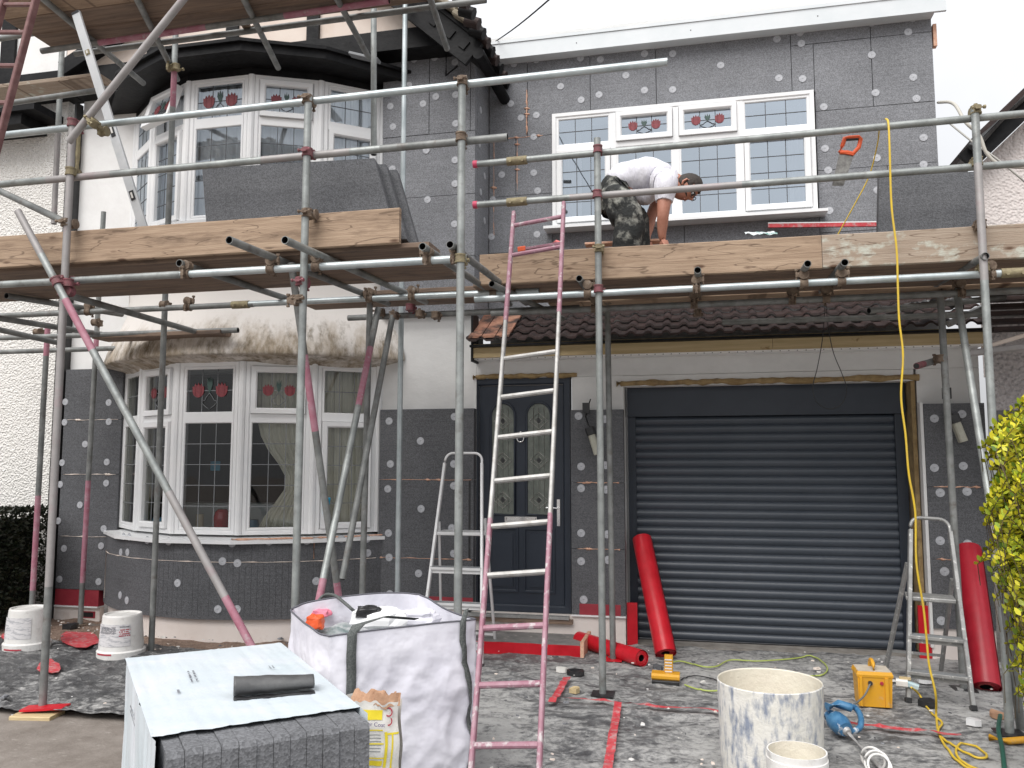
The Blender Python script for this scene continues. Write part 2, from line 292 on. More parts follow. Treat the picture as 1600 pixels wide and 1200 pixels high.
class PL:   # local plane: a along u, b up, c out along n
    def __init__(s,o,u,up=(0,0,1)):
        s.o=Vector(o); s.u=Vector(u).normalized(); s.z=Vector(up).normalized(); s.n=s.u.cross(s.z).normalized()   # u=+X, z up -> n=-Y (outwards)
    def p(s,a,b,c=0): return s.o+s.u*a+s.z*b+s.n*c
    def box(s,mb,a0,a1,b0,b1,c0,c1,m):
        mb.hexa([s.p(a0,b0,c1),s.p(a1,b0,c1),s.p(a1,b0,c0),s.p(a0,b0,c0),s.p(a0,b1,c1),s.p(a1,b1,c1),s.p(a1,b1,c0),s.p(a0,b1,c0)],m)
    def ring(s,mb,a0,a1,b0,b1,wd,c0,c1,m):   # rectangular frame, mitred, with chamfer towards the glass
        ch=min(.012,wd*.3)
        o=[(a0,b0),(a1,b0),(a1,b1),(a0,b1)]; i=[(a0+wd,b0+wd),(a1-wd,b0+wd),(a1-wd,b1-wd),(a0+wd,b1-wd)]
        i2=[(a0+wd-ch,b0+wd-ch),(a1-wd+ch,b0+wd-ch),(a1-wd+ch,b1-wd+ch),(a0+wd-ch,b1-wd+ch)]
        vs=[s.p(a,b,c0) for a,b in o]+[s.p(a,b,c1) for a,b in o]+[s.p(a,b,c1) for a,b in i2]+[s.p(a,b,c1-ch) for a,b in i]+[s.p(a,b,c0) for a,b in i]
        fs=[]
        for k in range(4):
            l=(k+1)%4
            fs+=[(k,l,4+l,4+k),(4+k,4+l,8+l,8+k),(8+k,8+l,12+l,12+k),(12+k,12+l,16+l,16+k),(k,l,16+l,16+k)]
        mb.add(vs,fs,m)
# ================= SETTING: ground
ASPH=mat('driveway_concrete',(.17,.145,.125),(.25,.22,.195),5,.85,bump=.6,bscale=40,c3=(.34,.31,.28),s3=14,st3=(1,3.5,1),l3=.6,h3=.72)
g=MB(); g.box(-60,60,-60,60,-1,-.02,ASPH); o=g.build('ground'); o['kind']='structure'
SOIL=mat('rubble_soil',(.20,.135,.10),(.31,.22,.17),12,.9,bump=1,bscale=40,c3=(.45,.36,.3),s3=24,l3=.6,h3=.7,bdist=.03)
g=MB()
def soil(u,v):
    x=-7.2+u*4.4; y=-1.25+v*1.25
    return Vector((x,y,-.012+.035*noise.noise(Vector((x*3,y*3,0)))+.012*noise.noise(Vector((x*14,y*14,3)))+.01))
g.grid(soil,90,26,SOIL); o=g.build('bare_soil_strip'); o['kind']='structure'
# ---- dust sheets: crumpled black polythene, dusty
def dustmat(name,dust,c1=(.085,.086,.09),c2=(.20,.20,.202),rl=.34,bs=.8):
    m=bpy.data.materials.new(name); m.use_nodes=True; nt=m.node_tree; N=nt.nodes; K=nt.links
    b=N['Principled BSDF']; t=N.new('ShaderNodeTexCoord')
    def nz(s,det=8,rg=.65,dist=0,st=(1,1,1)):
        mp=N.new('ShaderNodeMapping'); mp.inputs['Scale'].default_value=st; q=N.new('ShaderNodeTexNoise'); q.inputs['Scale'].default_value=s; q.inputs['Detail'].default_value=det; q.inputs['Roughness'].default_value=rg; q.inputs['Distortion'].default_value=dist
        K.new(t.outputs['Object'],mp.inputs[0]); K.new(mp.outputs[0],q.inputs['Vector']); return q.outputs['Fac']
    def rg(f,a,b_,c=0,d=1):
        r=N.new('ShaderNodeMapRange'); r.inputs['From Min'].default_value=a; r.inputs['From Max'].default_value=b_; r.inputs['To Min'].default_value=c; r.inputs['To Max'].default_value=d; K.new(f,r.inputs['Value']); return r.outputs[0]
    def mt(op,a,b_):
        q=N.new('ShaderNodeMath'); q.operation=op
        for i,v in enumerate((a,b_)):
            if isinstance(v,(int,float)): q.inputs[i].default_value=v
            else: K.new(v,q.inputs[i])
        return q.outputs[0]
    def mx(f,a,b_):
        x=N.new('ShaderNodeMix'); x.data_type='RGBA'; K.new(f,x.inputs[0])
        for v,i in ((a,6),(b_,7)):
            if isinstance(v,tuple): x.inputs[i].default_value=(*v,1)
            else: K.new(v,x.inputs[i])
        return x.outputs[2]
    big=rg(nz(.9,4,.6,.6),.35,.65); fine=nz(26,10,.75,0); mid=nz(4.5,10,.72,1.2,(1,1.5,1)); crease=N.new('ShaderNodeTexNoise'); crease.noise_type='RIDGED_MULTIFRACTAL'; crease.inputs['Scale'].default_value=2.3; crease.inputs['Detail'].default_value=5; crease.inputs['Distortion'].default_value=1.5; K.new(t.outputs['Object'],crease.inputs['Vector'])
    base=mx(rg(mid,.35,.68),c1,c2)
    d=mt('ADD',mt('MULTIPLY',fine,.55),mt('MULTIPLY',mid,.55)); d=mt('ADD',d,mt('MULTIPLY',big,.13)); d=mt('SUBTRACT',d,mt('MULTIPLY',rg(crease.outputs['Fac'],.9,1.5),.06))
    col=mx(rg(d,dust,dust+.14),base,(.42,.415,.405))
    col=mx(rg(nz(60,3,.6),.70,.74),col,(.6,.57,.53))
    K.new(col,b.inputs['Base Color']); K.new(rg(d,dust-.06,dust+.06,rl,.9),b.inputs['Roughness'])
    bp=N.new('ShaderNodeBump'); bp.inputs['Strength'].default_value=bs; bp.inputs['Distance'].default_value=.03; h=mt('ADD',mt('MULTIPLY',crease.outputs['Fac'],.35),mt('MULTIPLY',mid,.8)); K.new(h,bp.inputs['Height']); K.new(bp.outputs[0],b.inputs['Normal'])
    return m
def sheetmat(name,dust):
    m=dustmat(name,dust)
    return m
SH1=dustmat('dust_sheet_dark',.64,(.045,.046,.049),(.13,.13,.133),.28,1.0); SH2=dustmat('dust_sheet_dusty',.535,rl=.30,bs=1.0)
def wr(x,y,a=1):
    h=.018*abs(noise.noise(Vector((x*1.7+y*.7,y*3.1-x*.5,1.3))))+.016*(1-abs(noise.noise(Vector((x*2.1-y*1.4,y*3.4+x*1.2,7)))))**9+.009*(1-abs(noise.noise(Vector((x*4.5-y*2,y*6+x*2,7)))))**4+.004*noise.noise(Vector((x*17,y*17,2)))
    return h*a
def sheet(name,poly,mt,nu,nv,zz,label,amp):
    # poly: four corners (bl,br,tr,tl) in XY
    g=MB(); bl,br,tr,tl=[Vector((*p,0)) for p in poly]
    def fn(u,v):
        p=(bl*(1-u)+br*u)*(1-v)+(tl*(1-u)+tr*u)*v
        e=.05*noise.noise(Vector((p.x*1.3,p.y*1.3,9)))*(1 if v<.02 or u<.02 or u>.98 or v>.98 else 0)
        return Vector((p.x,p.y+e,zz+wr(p.x,p.y,amp)))
    g.grid(fn,nu,nv,mt); o=g.build(name); o['label']=label; o['category']='dust sheet'; return o
pA=P(0,1122,Z=0); pB=P(205,1140,Z=0)
sheet('dust_sheet',[(pA.x-2,pA.y+.25),(-2.75,-2.92),(-2.75,-1.12),(-7.6,-1.0)],SH1,260,120,.006,'crumpled black plastic dust sheet lying in front of the bay window',1.1)
sheet('dust_sheet',[(-2.78,-6.6),(2.9,-6.6),(2.75,-.03),(-2.78,-.1)],SH2,330,330,-.004,'dusty grey plastic dust sheet spread before the garage and front door',.8)
# raised dark hem of the left sheet
g=MB(); pts=[]
for k in range(40):
    t=k/39; x=(pA.x-.8)*(1-t)+(-2.8)*t; y=pA.y+.1*(1-t)-.0*t+(-2.93-pA.y-.1*(1-t))*t; pts.append((x,y+.04*noise.noise(Vector((x*2,0,0))),.012+.008*noise.noise(Vector((x*3,5,0)))))
# tape lines and red scraps on the sheets
def strip(name,p,q,wd,m,label,cat,grp=None,z=.03,seg=120,rag=.12,taper=1):
    g=MB(); p=Vector((p[0],p[1],0));q=Vector((q[0],q[1],0)); d=(q-p).normalized(); s=Vector((-d.y,d.x,0)); vs=[]
    for k in range(seg+1):
        t=k/seg; c=p.lerp(q,t); w2=wd/2*(1+rag*noise.noise(Vector((t*9,p.x,1))))*(1+(taper-1)*t)
        for sg in (-1,1):
            a=c+s*w2*sg; vs.append(Vector((a.x,a.y,z+wr(a.x,a.y,1.0))))
    g.add(vs,[(2*k,2*k+1,2*k+3,2*k+2) for k in range(seg)],m,True)
    return single(g,name,label,cat,grp)
def xy(x,y): p=P(x,y,Z=0.03); return (p.x,p.y)
TG='red tape stuck across the dust sheet'
strip('tape_strip',xy(868,1092),xy(1128,1113),.036,REDM,'long red tape running sideways from the ladder towards the plaster drum','tape',TG,.024)
strip('tape_strip',xy(966,1098),xy(948,1215),.048,REDM,'red tape running towards the camera between ladder and plaster drum','tape',TG,.027)
strip('tape_strip',xy(887,1060),xy(862,1100),.05,REDM,'short red tape beside the ladder near the leftmost end of the long strip','tape',TG,.028)
strip('tape_strip',xy(1325,1132),xy(1502,1149),.045,REDM,'red tape on the dust sheet between blue mixer drill and yellow cable','tape',TG,.024)
def scrap(x0,y0,x1,y1,m,label,z=.03,seed=1):
    g=MB(); a=P(x0,y1,Z=z);b=P(x1,y1,Z=z);c=P(x1,y0,Z=z);d=P(x0,y0,Z=z); r=random.Random(seed)
    ctr=(a+b+c+d)/4; pts=[]
    for k in range(14):
        t=2*math.pi*k/14; rr=.75+.35*r.random(); ex=(b-a)/2; ey=(d-a)/2
        pts.append(ctr+ex*math.cos(t)*rr+ey*math.sin(t)*rr+Vector((0,0,.003*r.random())))
    n=len(pts); g.add(pts+[ctr+Vector((0,0,.006))],[(k,(k+1)%n,n) for k in range(n)],m)
    g.add([p-Vector((0,0,.004)) for p in pts],[tuple(range(n))],m)
    return single(g,'membrane_scrap',label,'scrap','torn scraps of red membrane')
scrap(92,985,160,1012,REDM,'large flat red membrane scrap beside the white tub under the bay window',.04,3)
scrap(55,1030,98,1052,REDM,'red membrane scrap on the dark dust sheet near the left scaffold foot',.05,4)
scrap(0,990,20,1000,REDM,'red membrane scrap beside the hedge at the left',.04,5)

# ================= HOUSE
H=thing('semi_detached_house','white semi with bay windows, grey insulation boards and roller garage','house',(-2,1,0))
NEI=thing('neighbour_house','cream pebble-dashed house half left of the black downpipe','house',(-9,1,0))
XL=-6.47; XR=2.26; XC=-2.03; YE=.42
# walls of the main house
mb=MB()
mb.box(XL,-5.80,0,.25,.2,5.62,WHITE)                 # left of bay
mb.box(-2.99,XC,0,.25,.2,5.62,GREYWHITE)             # right of bay, up to the door side
mb.box(-5.80,-2.99,0.02,.25,2.50,3.82,WHITE)
mb.box(-5.80,-2.99,0.02,.25,5.30,5.62,WHITE)
mb.box(XC-.25,XC-.002,.26,YE+.3,2.9,5.62,WHITE)
mb.build('wall',H)
mb=MB()  # garage front wall: above door and garage, pillars
mb.box(XC+.002,XR,0,.2,2.36,2.62,GREYWHITE)
mb.box(-1.13,-.66,0.001,.5,.18,2.358,GREYWHITE)
mb.box(-.66,1.76,0.003,.2,2.26,2.357,GREYWHITE)
mb.box(1.78,XR,0.001,.5,.0,2.358,GREYWHITE)
mb.build('garage_wall',H)
# extension wall behind the insulation
mb=MB(); wx0,wx1,wz0,wz1=-1.36,1.10,3.86,5.02
mb.box(XC+.003,wx0,YE+.1,YE+.3,2.7,5.72,GREYWHITE); mb.box(wx1,2.15,YE+.1,YE+.3,2.7,5.72,GREYWHITE)
mb.box(wx0,wx1,YE+.101,YE+.3,2.7,wz0,GREYWHITE); mb.box(wx0,wx1,YE+.101,YE+.3,wz1,5.72,GREYWHITE)
mb.box(2.05,2.15,YE+.31,7,0,5.60,GREYWHITE); mb.build('extension_wall',H)
# insulation panels with open joints
def panels(pl,rects,m,th=.085,gap=.004,name='insulation_board',label=None,back=True):
    mb=MB()
    for a0,a1,b0,b1 in rects:
        j=rnd.uniform(-.0025,.0025)
        pl.box(mb,a0+gap/2,a1-gap/2,b0+gap/2,b1-gap/2,0,th+j,m)
    o=mb.build(name,H,label); return o
FP=PL((0,0,0),(1,0,0)); EP=PL((0,YE+.10,0),(1,0,0)); RP=PL((XC,0,0),(0,1,0))
ETOP=P(1000,69,Y=.33).z+.02
def pxX(x,y,Y): return P(x,y,Y=Y).x
j=[pxX(a,120,YE) for a in (824,922,1025,1237,1363)]
re=[]
z1,z2,z3=5.46,4.86,4.50
re+=[(XC+.01,j[0],4.84,5.46),(j[0],j[1],4.84,5.46),(XC+.01,j[0],5.46,ETOP),(j[0],j[1],5.46,ETOP)]
re+=[(j[1],j[2],wz1+.01,ETOP),(j[2],j[3],wz1+.01,ETOP),(j[3],wx1+.02,wz1+.01,5.50),(j[3],j[4],5.50,ETOP),(wx1+.02,j[4],4.84,5.50),(j[4],2.15,4.84,5.50),(j[4],2.15,5.50,ETOP)]
re+=[(j[0],wx0-.0,4.84,4.84+.001)]
re+=[(XC+.01,j[0]-.12,4.24,4.84),(j[0]-.12,wx0-.01,4.24,4.84),(XC+.01,wx0-.01,3.66,4.24),(XC+.01,wx0-.01,3.06,3.66)]
re+=[(j[1],wx0-.01,4.84,5.02)] if j[1]<wx0 else []
re+=[(wx1+.02,2.15,4.27,4.84),(wx1+.02,1.72,3.68,4.27),(1.72,2.15,3.68,4.27),(wx1+.02,2.15,3.06,3.68),(wx0-.01,-.1,3.3,wz0-.03),(-.1,wx1+.02,3.3,wz0-.03),(wx0-.01,wx1+.02,3.06,3.3)]
insE=panels(EP,[r for r in re if r[1]-r[0]>.02 and r[3]-r[2]>.01],EPS,.10,.006,label='grey insulation boards round the extension window')
mb=MB(); RP.box(mb,0,YE+.005,2.95,5.60,.0,.004,EPS)
for a in (3.55,4.15,4.75,5.33): RP.box(mb,0,YE,a,a+.004,.004,.0045,CAPD)
insR=mb.build('insulation_board',H,'narrow insulation strip on the inner corner return')
# left upper wall
XB=-2.97
a1,a2=pxX(671,120,-.09),pxX(735,120,-.09)
rl=[(XB,a1,4.74,5.56),(a1,a2,4.80,5.56),(a2,XC,4.74,5.56),(XB,XC-.0,4.16,4.74),(XB,XC,3.56,4.16),(XB,XC,2.96,3.56)]
rl=[(XB,a1,4.74,5.56),(a1,a2,4.74,5.56),(a2,XC+.003,4.74,5.56),(XB,XC-.10,4.12,4.74),(XC-.10,XC+.003,4.12,4.74),(XB,XC-.10,3.52,4.12),(XC-.1,XC+.003,3.52,4.12),(XB,XC+.003,2.98,3.52)]
insU=panels(FP,rl,EPS,.09,.006,label='grey insulation boards between upper bay and corner')
insL=panels(FP,[(XB+.02,XC+.003,.30,.70),(XB+.02,XC+.003,.70,1.42),(XB+.02,XC+.003,1.42,2.08)],EPSD,.09,.004,label='shade-darkened insulation boards between lower bay and front door')
insA=panels(FP,[(XL+.02,-5.76,.30,.83),(XL+.02,-5.76,.83,1.46),(XL+.02,-5.76,1.46,2.02),(XL+.02,-5.76,2.02,2.55)],EPSD,.085,.004,label='shade-darkened insulation boards left of the bay')
insP=panels(FP,[(-1.13,-.655,.25,.82),(-1.13,-.655,.82,1.40),(-1.13,-.655,1.40,2.05)],EPSD,.09,.004,label='shade-darkened insulation boards on pillar between door and garage')
insG=panels(FP,[(1.80,XR,.25,.80),(1.80,XR,.80,1.38),(1.80,XR,1.38,2.06)],EPSD,.09,.004,label='shade-darkened insulation boards right of the garage')
# red bands and plinth
mb=MB(); mb.box(XL+.03,-5.93,-.088,-.001,.14,.298,REDD); mb.box(XL+.03,-5.93,-.10,0,.125,.139,UPVC); mb.build('damp_course_band',H,'dark red band at the foot of the left wall')
mb=MB(); mb.box(-1.06,-.70,-.0925,-.0905,.25,.345,REDD); mb.box(-1.13,-.655,-.10,0,.235,.249,UPVC); mb.build('damp_course_band',H,'dark red band at the foot of the pillar')
mb=MB(); mb.box(-2.9,XC,-.0925,-.0905,.30,.36,REDD); mb.build('damp_course_band',H)
for bx in ((XL,-5.93,-.06,0,-.05,.124),(-2.9,-.66,-.07,0,-.05,.234),(1.79,XR,-.07,0,-.05,.249),(XC,-.66,.001,.3,-.05,.178)):
    mb=MB(); mb.box(*bx,PLINTH); mb.build('plinth',H)
mb=MB(); mb.box(-6.15,-5.98,-.066,-.06,.02,.085,REDD); mb.box(-6.13,-6.0,-.068,-.066,.03,.075,BLKP); mb.build('air_brick',H,'dark red air brick in the plinth')
# vertical red strip and white edge at garage jambs
mb=MB(); mb.box(-.65,-.56,-.05,-.02,.0,.36,RED); mb.build('membrane_upstand',H)
mb=MB(); mb.box(1.70,1.79,-.05,-.02,.0,.42,RED); mb.build('membrane_upstand',H)
# ---- bay geometry
BC=(-4.395,0); V=[(-5.78,0),(-5.30,-.377),(-4.724,-.644),(-4.066,-.644),(-3.49,-.377),(-3.01,0)]
AR=1.93; AY=AR-.78  # arc centre y
def arc(t,off=0,hc=1.555):   # t in 0..1 from left to right
    th=math.asin(hc/AR); a=-th+2*th*t; return Vector((BC[0]+(AR+off)*math.sin(a),AY-(AR+off)*math.cos(a),0)), Vector((math.sin(a),-math.cos(a),0))
def arcwall(mb,prof,m,n=48,t0=0,t1=1):
    def fn(u,v):
        k=v*(len(prof)-1); i=min(int(k),len(prof)-2); f=k-i
        of=prof[i][0]*(1-f)+prof[i+1][0]*f; z=prof[i][1]*(1-f)+prof[i+1][1]*f
        p,_=arc(t0+(t1-t0)*u,of); return Vector((p.x,p.y,z))
    mb.grid(fn,n,len(prof)-1,m)
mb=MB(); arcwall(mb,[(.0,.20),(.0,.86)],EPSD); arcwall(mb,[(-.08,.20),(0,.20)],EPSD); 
for k in range(64):      # close saw kerfs let the board bend
    t=.035+k*.0148
    if t>.94 or t<.36 or (t>.2 and rnd.random()<.25): continue
    p,nn=arc(t,.0008); tt=Vector((-nn.y,nn.x,0))*.0013
    z0=.3 if k%3 else .22; mb.add([p-tt+Vector((0,0,.22)),p+tt+Vector((0,0,.22)),p+tt+Vector((0,0,.855 if k%4 else .66)),p-tt+Vector((0,0,.855 if k%4 else .66))],[(0,1,2,3)],CAPD)
insB=mb.build('insulation_board',H,'curved shade-darkened insulation board under the lower bay window')
mb=MB(); arcwall(mb,[(-.05,-.05),(-.05,.199)],PLINTH); mb.build('bay_plinth',H)
# apron between floors, stained
STAIN=bpy.data.materials.new('stained_white_apron'); STAIN.use_nodes=True
N=STAIN.node_tree.nodes; K=STAIN.node_tree.links; b=N['Principled BSDF']; b.inputs['Roughness'].default_value=.9
t=N.new('ShaderNodeTexCoord'); sx=N.new('ShaderNodeSeparateXYZ'); K.new(t.outputs['Object'],sx.inputs[0])
def nzz(s,st,det=8):
    mp=N.new('ShaderNodeMapping'); mp.inputs['Scale'].default_value=st; q=N.new('ShaderNodeTexNoise'); q.inputs['Scale'].default_value=s; q.inputs['Detail'].default_value=det; q.inputs['Roughness'].default_value=.7
    K.new(t.outputs['Object'],mp.inputs[0]); K.new(mp.outputs[0],q.inputs['Vector']); return q.outputs['Fac']
def mrr(f,a,bb,c=0,d=1):
    r=N.new('ShaderNodeMapRange'); r.inputs['From Min'].default_value=a; r.inputs['From Max'].default_value=bb; r.inputs['To Min'].default_value=c; r.inputs['To Max'].default_value=d; K.new(f,r.inputs['Value']); return r.outputs[0]
def mth(op,a,bb):
    q=N.new('ShaderNodeMath'); q.operation=op
    for i,v in enumerate((a,bb)):
        if isinstance(v,(int,float)): q.inputs[i].default_value=v
        else: K.new(v,q.inputs[i])
    return q.outputs[0]
# object coords are relative to the house origin; z is true height
grad=mrr(sx.outputs['Z'],3.0,2.6,0,1)
f1=mrr(mth('ADD',nzz(2.0,(3,3,1.3)),mth('MULTIPLY',grad,.24)),.55,.85)
f2=mrr(mth('ADD',mth('MULTIPLY',nzz(6,(2.4,2.4,.9)),.6),mth('ADD',mth('MULTIPLY',nzz(1.6,(2,2,1)),.4),mth('MULTIPLY',grad,.10))),.565,.72)
f1=mth('MULTIPLY',f1,mrr(grad,0,.5)); f2=mth('MULTIPLY',f2,mrr(grad,0,.6))
x1=N.new('ShaderNodeMix'); x1.data_type='RGBA'; x1.inputs[6].default_value=(.76,.72,.68,1); x1.inputs[7].default_value=(.42,.35,.27,1); K.new(f1,x1.inputs[0])
x2=N.new('ShaderNodeMix'); x2.data_type='RGBA'; x2.inputs[7].default_value=(.17,.13,.08,1); K.new(x1.outputs[2],x2.inputs[6]); K.new(f2,x2.inputs[0]); K.new(x2.outputs[2],b.inputs['Base Color'])
bp=N.new('ShaderNodeBump'); bp.inputs['Strength'].default_value=.25; bp.inputs['Distance'].default_value=.006; K.new(nzz(25,(1,1,1)),bp.inputs['Height']); K.new(bp.outputs[0],b.inputs['Normal'])
mb=MB(); arcwall(mb,[(-.12,3.84),(-.12,3.25),(-.11,3.15),(-.085,3.05),(-.045,2.95),(.005,2.85),(.05,2.75),(.08,2.66),(.10,2.59),(.105,2.56),(.095,2.545),(.05,2.545),(-.1,2.50),(-.14,2.47)],STAIN,90,-.01,1.01)
mb.build('bay_apron',H,'white flared apron with brown mould streaks')
# leaded panes
def quad(pl,mb,a0,a1,b0,b1,c,m): mb.add([pl.p(a0,b0,c),pl.p(a1,b0,c),pl.p(a1,b1,c),pl.p(a0,b1,c)],[(0,1,2,3)],m)
def glaze(pl,gm,lm,a0,a1,b0,b1,c,nx,ny,lead,tulip=0,sg=None):
    quad(pl,gm,a0,a1,b0,b1,c,GL[0])
    for i in range(1,nx):
        a=a0+(a1-a0)*i/nx; pl.box(lm,a-.0035,a+.0035,b0,b1,c,c+.003,lead)
    for i in range(1,ny):
        b=b0+(b1-b0)*i/ny; pl.box(lm,a0,a1,b-.0035,b+.0035,c+.0005,c+.0036,lead)
    if tulip:
        w=a1-a0; h=b1-b0; r=min(w*.125,h*.235); sg_=MB(); sg.append(sg_); sg=sg_
        for s in (.25,.76):
            ca,cb=a0+w*s,b0+h*(.52 if tulip==1 else .5)
            pts=[]
            for k in range(22):
                t=math.pi*(1.0)+math.pi*k/21; pts.append((ca+r*math.cos(t),cb+r*1.05*math.sin(t)))
            pts+= [(ca+r*1.02,cb+r*.7),(ca+r*.72,cb+r*.62),(ca+r*.55,cb+r*1.15),(ca+r*.25,cb+r*.75),(ca,cb+r*1.3),(ca-r*.25,cb+r*.75),(ca-r*.55,cb+r*1.15),(ca-r*.72,cb+r*.62),(ca-r*1.02,cb+r*.7)]
            sg.prism([pl.p(p[0],p[1],c+.0045) for p in pts],pl.n*.003,REDG)
            for q in (-.4,.4):
                sg.path([pl.p(ca+q*r+.3*q*r*math.sin(k/6*math.pi),cb-r*.85+r*1.7*k/6,c+.009) for k in range(7)],.0022,REDG,4)
        for s in (-1,1):
            pts=[pl.p(a0+w*.5+s*(w*.0+.16*w*math.sin(k/12*math.pi)*(1 if k<7 else .6)),b0+h*(.06+.38*k/12),c+.006) for k in range(13)]
            sg.path(pts,.0035,lead,5)
        ca,cb=a0+w*.5,b0+h*.62
        sg.prism([pl.p(ca+x*w*.07,cb+y*h*.2,c+.0045) for x,y in ((0,-1),(.9,.1),(.7,.9),(.25,.3),(0,1.1),(-.25,.3),(-.7,.9),(-.9,.1))],pl.n*.003,GREENG)
GL=[GLASSU]
def cell(pl,fm,gm,lm,sg,a0,a1,b0,b1,sash,nx,ny,tul=0,lead=LEAD,cf=0.0,fw=.052):
    if sash:
        pl.ring(fm,a0+.004,a1-.004,b0+.004,b1-.004,fw,cf+.01,cf+.075,UPVC); i=fw+.004
        pl.box(fm,a0+.03,a0+.10,b0+.004,b0+.03,cf+.01,cf+.02,UPVC)
    else: pl.ring(fm,a0,a1,b0,b1,.022,cf+.0,cf+.045,UPVC); i=.022
    glaze(pl,gm,lm,a0+i,a1-i,b0+i,b1-i,cf+.03,nx,ny,lead,tul,sg)
# ---- extension window
W=MB().build('window',H,'wide white window with leaded panes and tulip toplights') if 0 else None
WP=PL((0,YE-.02,0),(1,0,0)); fm,gm,lm,sg=MB(),MB(),MB(),[]
cx=[pxX(a,260,YE-.04) for a in (0,959,1057,1158)]; cols=[wx0+.045,cx[1],cx[2],cx[3],wx1-.045]; tz=4.655
WP.ring(fm,wx0,wx1,wz0,wz1,.045,-.05,.055,UPVC)
for q in cols[1:4]: WP.box(fm,q-.027,q+.027,wz0+.045,wz1-.045,-.05,.05,UPVC)
for i in range(4): WP.box(fm,cols[i]+(.027 if i else 0),cols[i+1]-(.027 if i<3 else 0),tz-.025,tz+.025,-.05,.05,UPVC)
for i in range(4):
    a0=cols[i]+(.027 if i else 0); a1=cols[i+1]-(.027 if i<3 else 0)
    cell(WP,fm,gm,lm,sg,a0,a1,tz+.025,wz1-.045,i in(1,2),3,2,1 if i in(1,2) else 0)
    cell(WP,fm,gm,lm,sg,a0,a1,wz0+.045,tz-.025,i in(0,3),3,4)
win=fm.build('window',H,'wide white first-floor window of the extension'); gm.build('pane',win); lm.build('leading',win); [q.build('stained_glass',win) for q in sg]
mb=MB(); WP.box(mb,wx0-.07,wx1+.07,wz0-.03,wz0-.004,-.05,.17,UPVC); mb.build('sill',win)
mb=MB(); mb.box(wx0-.005,wx1+.02,YE-.02,YE+.2,wz1+.003,wz1+.016,BLKP); mb.build('head_gap',win)
# pale room behind
def room(x0,x1,y0,y1,z0,z1,m,name):
    mb=MB(); e=.03
    mb.box(x0,x1,y1,y1+e,z0,z1,m); mb.box(x0-e,x0,y0,y1,z0,z1,m); mb.box(x1,x1+e,y0,y1,z0,z1,m); mb.box(x0,x1,y0,y1,z0-e,z0,m); mb.box(x0,x1,y0,y1,z1,z1+e,m); return mb.build(name,H)
room(wx0-.3,wx1+.3,YE+.31,YE+2.6,3.3,5.5,ROOMU,'bedroom_interior')
def curtain(x0,x1,y,z0,z1,m,amp=.03,n=40,tie=0,side=1,name='curtain'):
    mb=MB()
    def fn(u,v):
        w=1
        if tie: w=1-.62*math.exp(-((v-.32)/.22)**2)-.3*(v<.32)*(1-v/.32)*0
        x=x0+(x1-x0)*u*w if side>0 else x1-(x1-x0)*(1-u)*w
        return Vector((x,y+amp*math.sin(u*n*.9+v*1.5)+amp*.5*math.sin(u*n*2.3),z0+(z1-z0)*v))
    mb.grid(fn,n*3,14,m); return mb.build(name,H,solid=.003)
curtain(wx0-.1,wx0+.25,YE+.25,3.5,5.3,NET); curtain(wx1-.2,wx1+.2,YE+.25,3.5,5.3,NET)
# ---- bay windows
def bay(zb,zt,ztr,label,gl,leadm,spec,tulips):
    fm,gm,lm,sg=MB(),MB(),MB(),[]; GL[0]=gl
    for i in range(5):
        p,q=V[i],V[i+1]; o=Vector((p[0],p[1],0)); u=Vector((q[0]-p[0],q[1]-p[1],0)); Ln=u.length; pl=PL(o,u)
        pl.ring(fm,.03,Ln-.03,zb,zt,.042,-.06,.03,UPVC)
        pl.box(fm,.072,Ln-.072,ztr-.03,ztr+.03,-.05,.025,UPVC)
        for k,(b0,b1,ss) in enumerate(((ztr+.03,zt-.042,spec[i][0]),(zb+.042,ztr-.03,spec[i][1]))):
            if ss==2:   # opened casement, hinged on the top edge
                ang=R(16); pm=PL(pl.p(.072,b1,.03),pl.u,(pl.z*math.cos(ang)-pl.n*math.sin(ang)))
                cell(pm,fm,gm,lm,sg,0,Ln-.144,b0-b1,0,1,3,2 if k==0 else 5,1 if (k==0 and tulips[i]) else 0,leadm,-.01)
            else: cell(pl,fm,gm,lm,sg,.072,Ln-.072,b0,b1,ss,3,2 if k==0 else 5,2 if (k==0 and tulips[i]) else 0,leadm,-.02)
    for i in range(6):    # corner posts with fluted cover strips
        p=Vector((*V[i],0)); pc=Vector((BC[0],AY,0)); nn=(p-pc).normalized()
        fm.cyl(p+nn*.01+Vector((0,0,zb)),p+nn*.01+Vector((0,0,zt)),.036,UPVC,seg=10,smooth=False)
    b=fm.build('bay_window',H,label); gm.build('pane',b); lm.build('leading',b); [q.build('stained_glass',b) for q in sg]
    return b
bl=bay(.93,2.50,1.99,'ground-floor white bay window with leaded panes',GLASSL,LEADL,[(0,0),(1,1),(0,0),(1,0),(0,1)],[0,1,1,1,0])
bu=bay(3.84,5.235,4.80,'first-floor white bay window with tulip toplights',GLASSB,LEAD,[(0,0),(2,1),(0,0),(1,0),(0,1)],[0,1,1,1,0])
def offp(d):    # bay polygon pushed outward by d
    out=[]
    for i in range(6):
        p=Vector((*V[i],0)); ns=[]
        for j in (i-1,i):
            if 0<=j<5:
                u=Vector((V[j+1][0]-V[j][0],V[j+1][1]-V[j][1],0)).normalized(); ns.append(Vector((u.y,-u.x,0)))
        nn=(ns[0]+ns[-1]).normalized(); out.append(p+nn*d/max(.3,nn.dot(ns[0])))
    out[0]=Vector((V[0][0]-d*1.05,0,0)); out[-1]=Vector((V[5][0]+d*1.05,0,0)); return out
